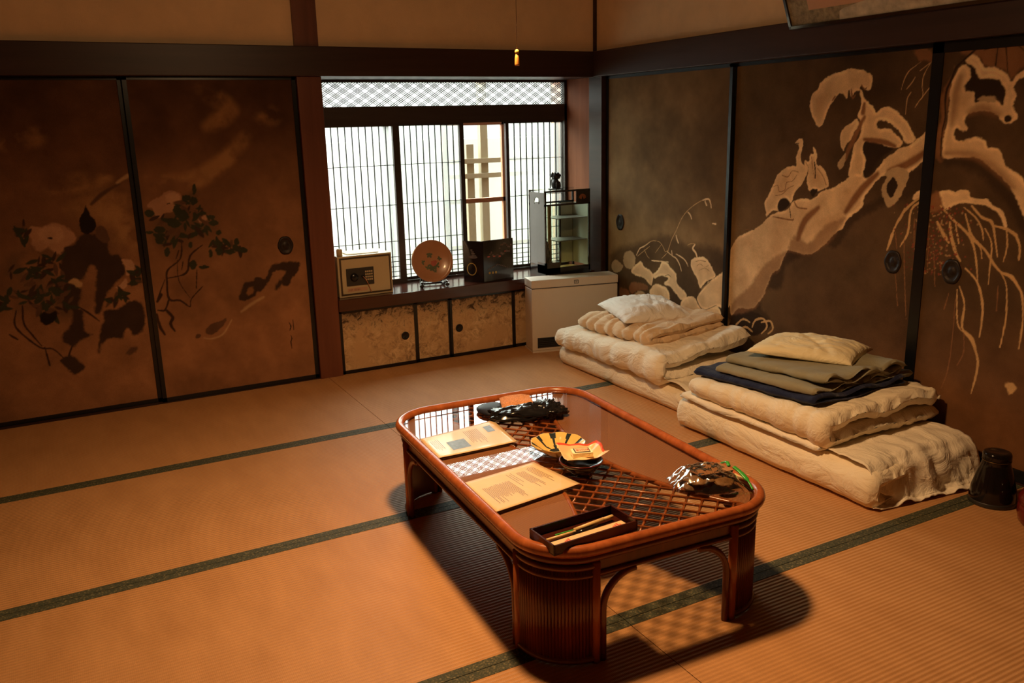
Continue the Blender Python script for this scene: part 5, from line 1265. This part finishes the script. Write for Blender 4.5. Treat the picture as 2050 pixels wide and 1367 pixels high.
# ------------------------------------------------------------------ ceiling lamp and its pull cord
LX,LY,LZ=-2.20,-2.67,2.30
La=thing('pendant_lamp','round ceiling lamp above the low table, out of the picture','lamp',(LX,LY,LZ))
mb=MB(); mb.lathe([(.24,.0),(.235,.03),(.18,.075),(.06,.095),(.0,.097)],n=48); mb.build('lamp_shade','paper',La)
mb=MB(); mb.tube([(0,0,.097),(0,0,CZ-LZ)],.004,8); mb.build('suspension_cord','cord',La)
pc=thing('pull_cord','thin lamp pull cord ending in a yellow bead and orange tassel','pull cord',(-2.062,-2.67,1.640))
mb=MB(); mb.tube([(0,0,.046),(.001,.0,.3),(-.001,0,.60),(-.028,0,.70)],.0010,6); mb.build('cord','cord',pc)
mb=MB(); mb.blob((0,0,.039),(.0062,.0062,.0075),n=14); mb.build('bead','bead',pc)
mb=MB(); mb.lathe([(.0,.034),(.0045,.032),(.0062,.022),(.0070,.004),(.0066,.0),(.0,.001)],n=18); mb.build('tassel','pvc',pc)
# ------------------------------------------------------------------ light
def light(name,t,loc,e,col,**k):
    l=bpy.data.lights.new(name,t); l.energy=e; l.color=col
    for a,v in k.items(): setattr(l,a,v)
    o=bpy.data.objects.new(name,l); COL.objects.link(o); o.location=loc; return o
LAMP=37
o=light('lamp_light','AREA',(LX,LY,LZ-.012),LAMP,(1,.57,.25),shape='DISK',size=.20,spread=math.radians(146))
o=light('shade_glow','POINT',(LX,LY,LZ-.06),30,(1,.62,.30),shadow_soft_size=.14)
W=bpy.data.worlds.new('daylight'); S.world=W; W.use_nodes=True; bg=W.node_tree.nodes['Background']; nt=W.node_tree
_tc=nt.nodes.new('ShaderNodeTexCoord'); _sp=nt.nodes.new('ShaderNodeSeparateXYZ'); nt.links.new(_tc.outputs['Generated'],_sp.inputs[0]); _rp=nt.nodes.new('ShaderNodeValToRGB')
_e=_rp.color_ramp.elements
while len(_e)<5: _e.new(.5)
for _i,(_p,_c) in enumerate(((0,.05),(.49,.08),(.53,.12),(.64,.72),(1,1.0))): _e[_i].position=_p; _e[_i].color=(_c,_c,_c,1)
_mr=nt.nodes.new('ShaderNodeMapRange'); _mr.inputs['From Min'].default_value=-1; _mr.inputs['From Max'].default_value=1; nt.links.new(_sp.outputs['Z'],_mr.inputs['Value']); nt.links.new(_mr.outputs[0],_rp.inputs['Fac'])
_mm=nt.nodes.new('ShaderNodeMath'); _mm.operation='MULTIPLY'; _mm.inputs[1].default_value=19.0; nt.links.new(_rp.outputs['Color'],_mm.inputs[0]); nt.links.new(_mm.outputs[0],bg.inputs[1])
bg.inputs[0].default_value=(.97,1.0,.95,1)
po=light('window_portal','AREA',(-.95,.47,1.12),1,(1,1,1),shape='RECTANGLE',size=1.84,size_y=1.36); po.rotation_euler=(-PI/2,0,0)
po.data.cycles.is_portal=True
S.view_settings.exposure=0.0
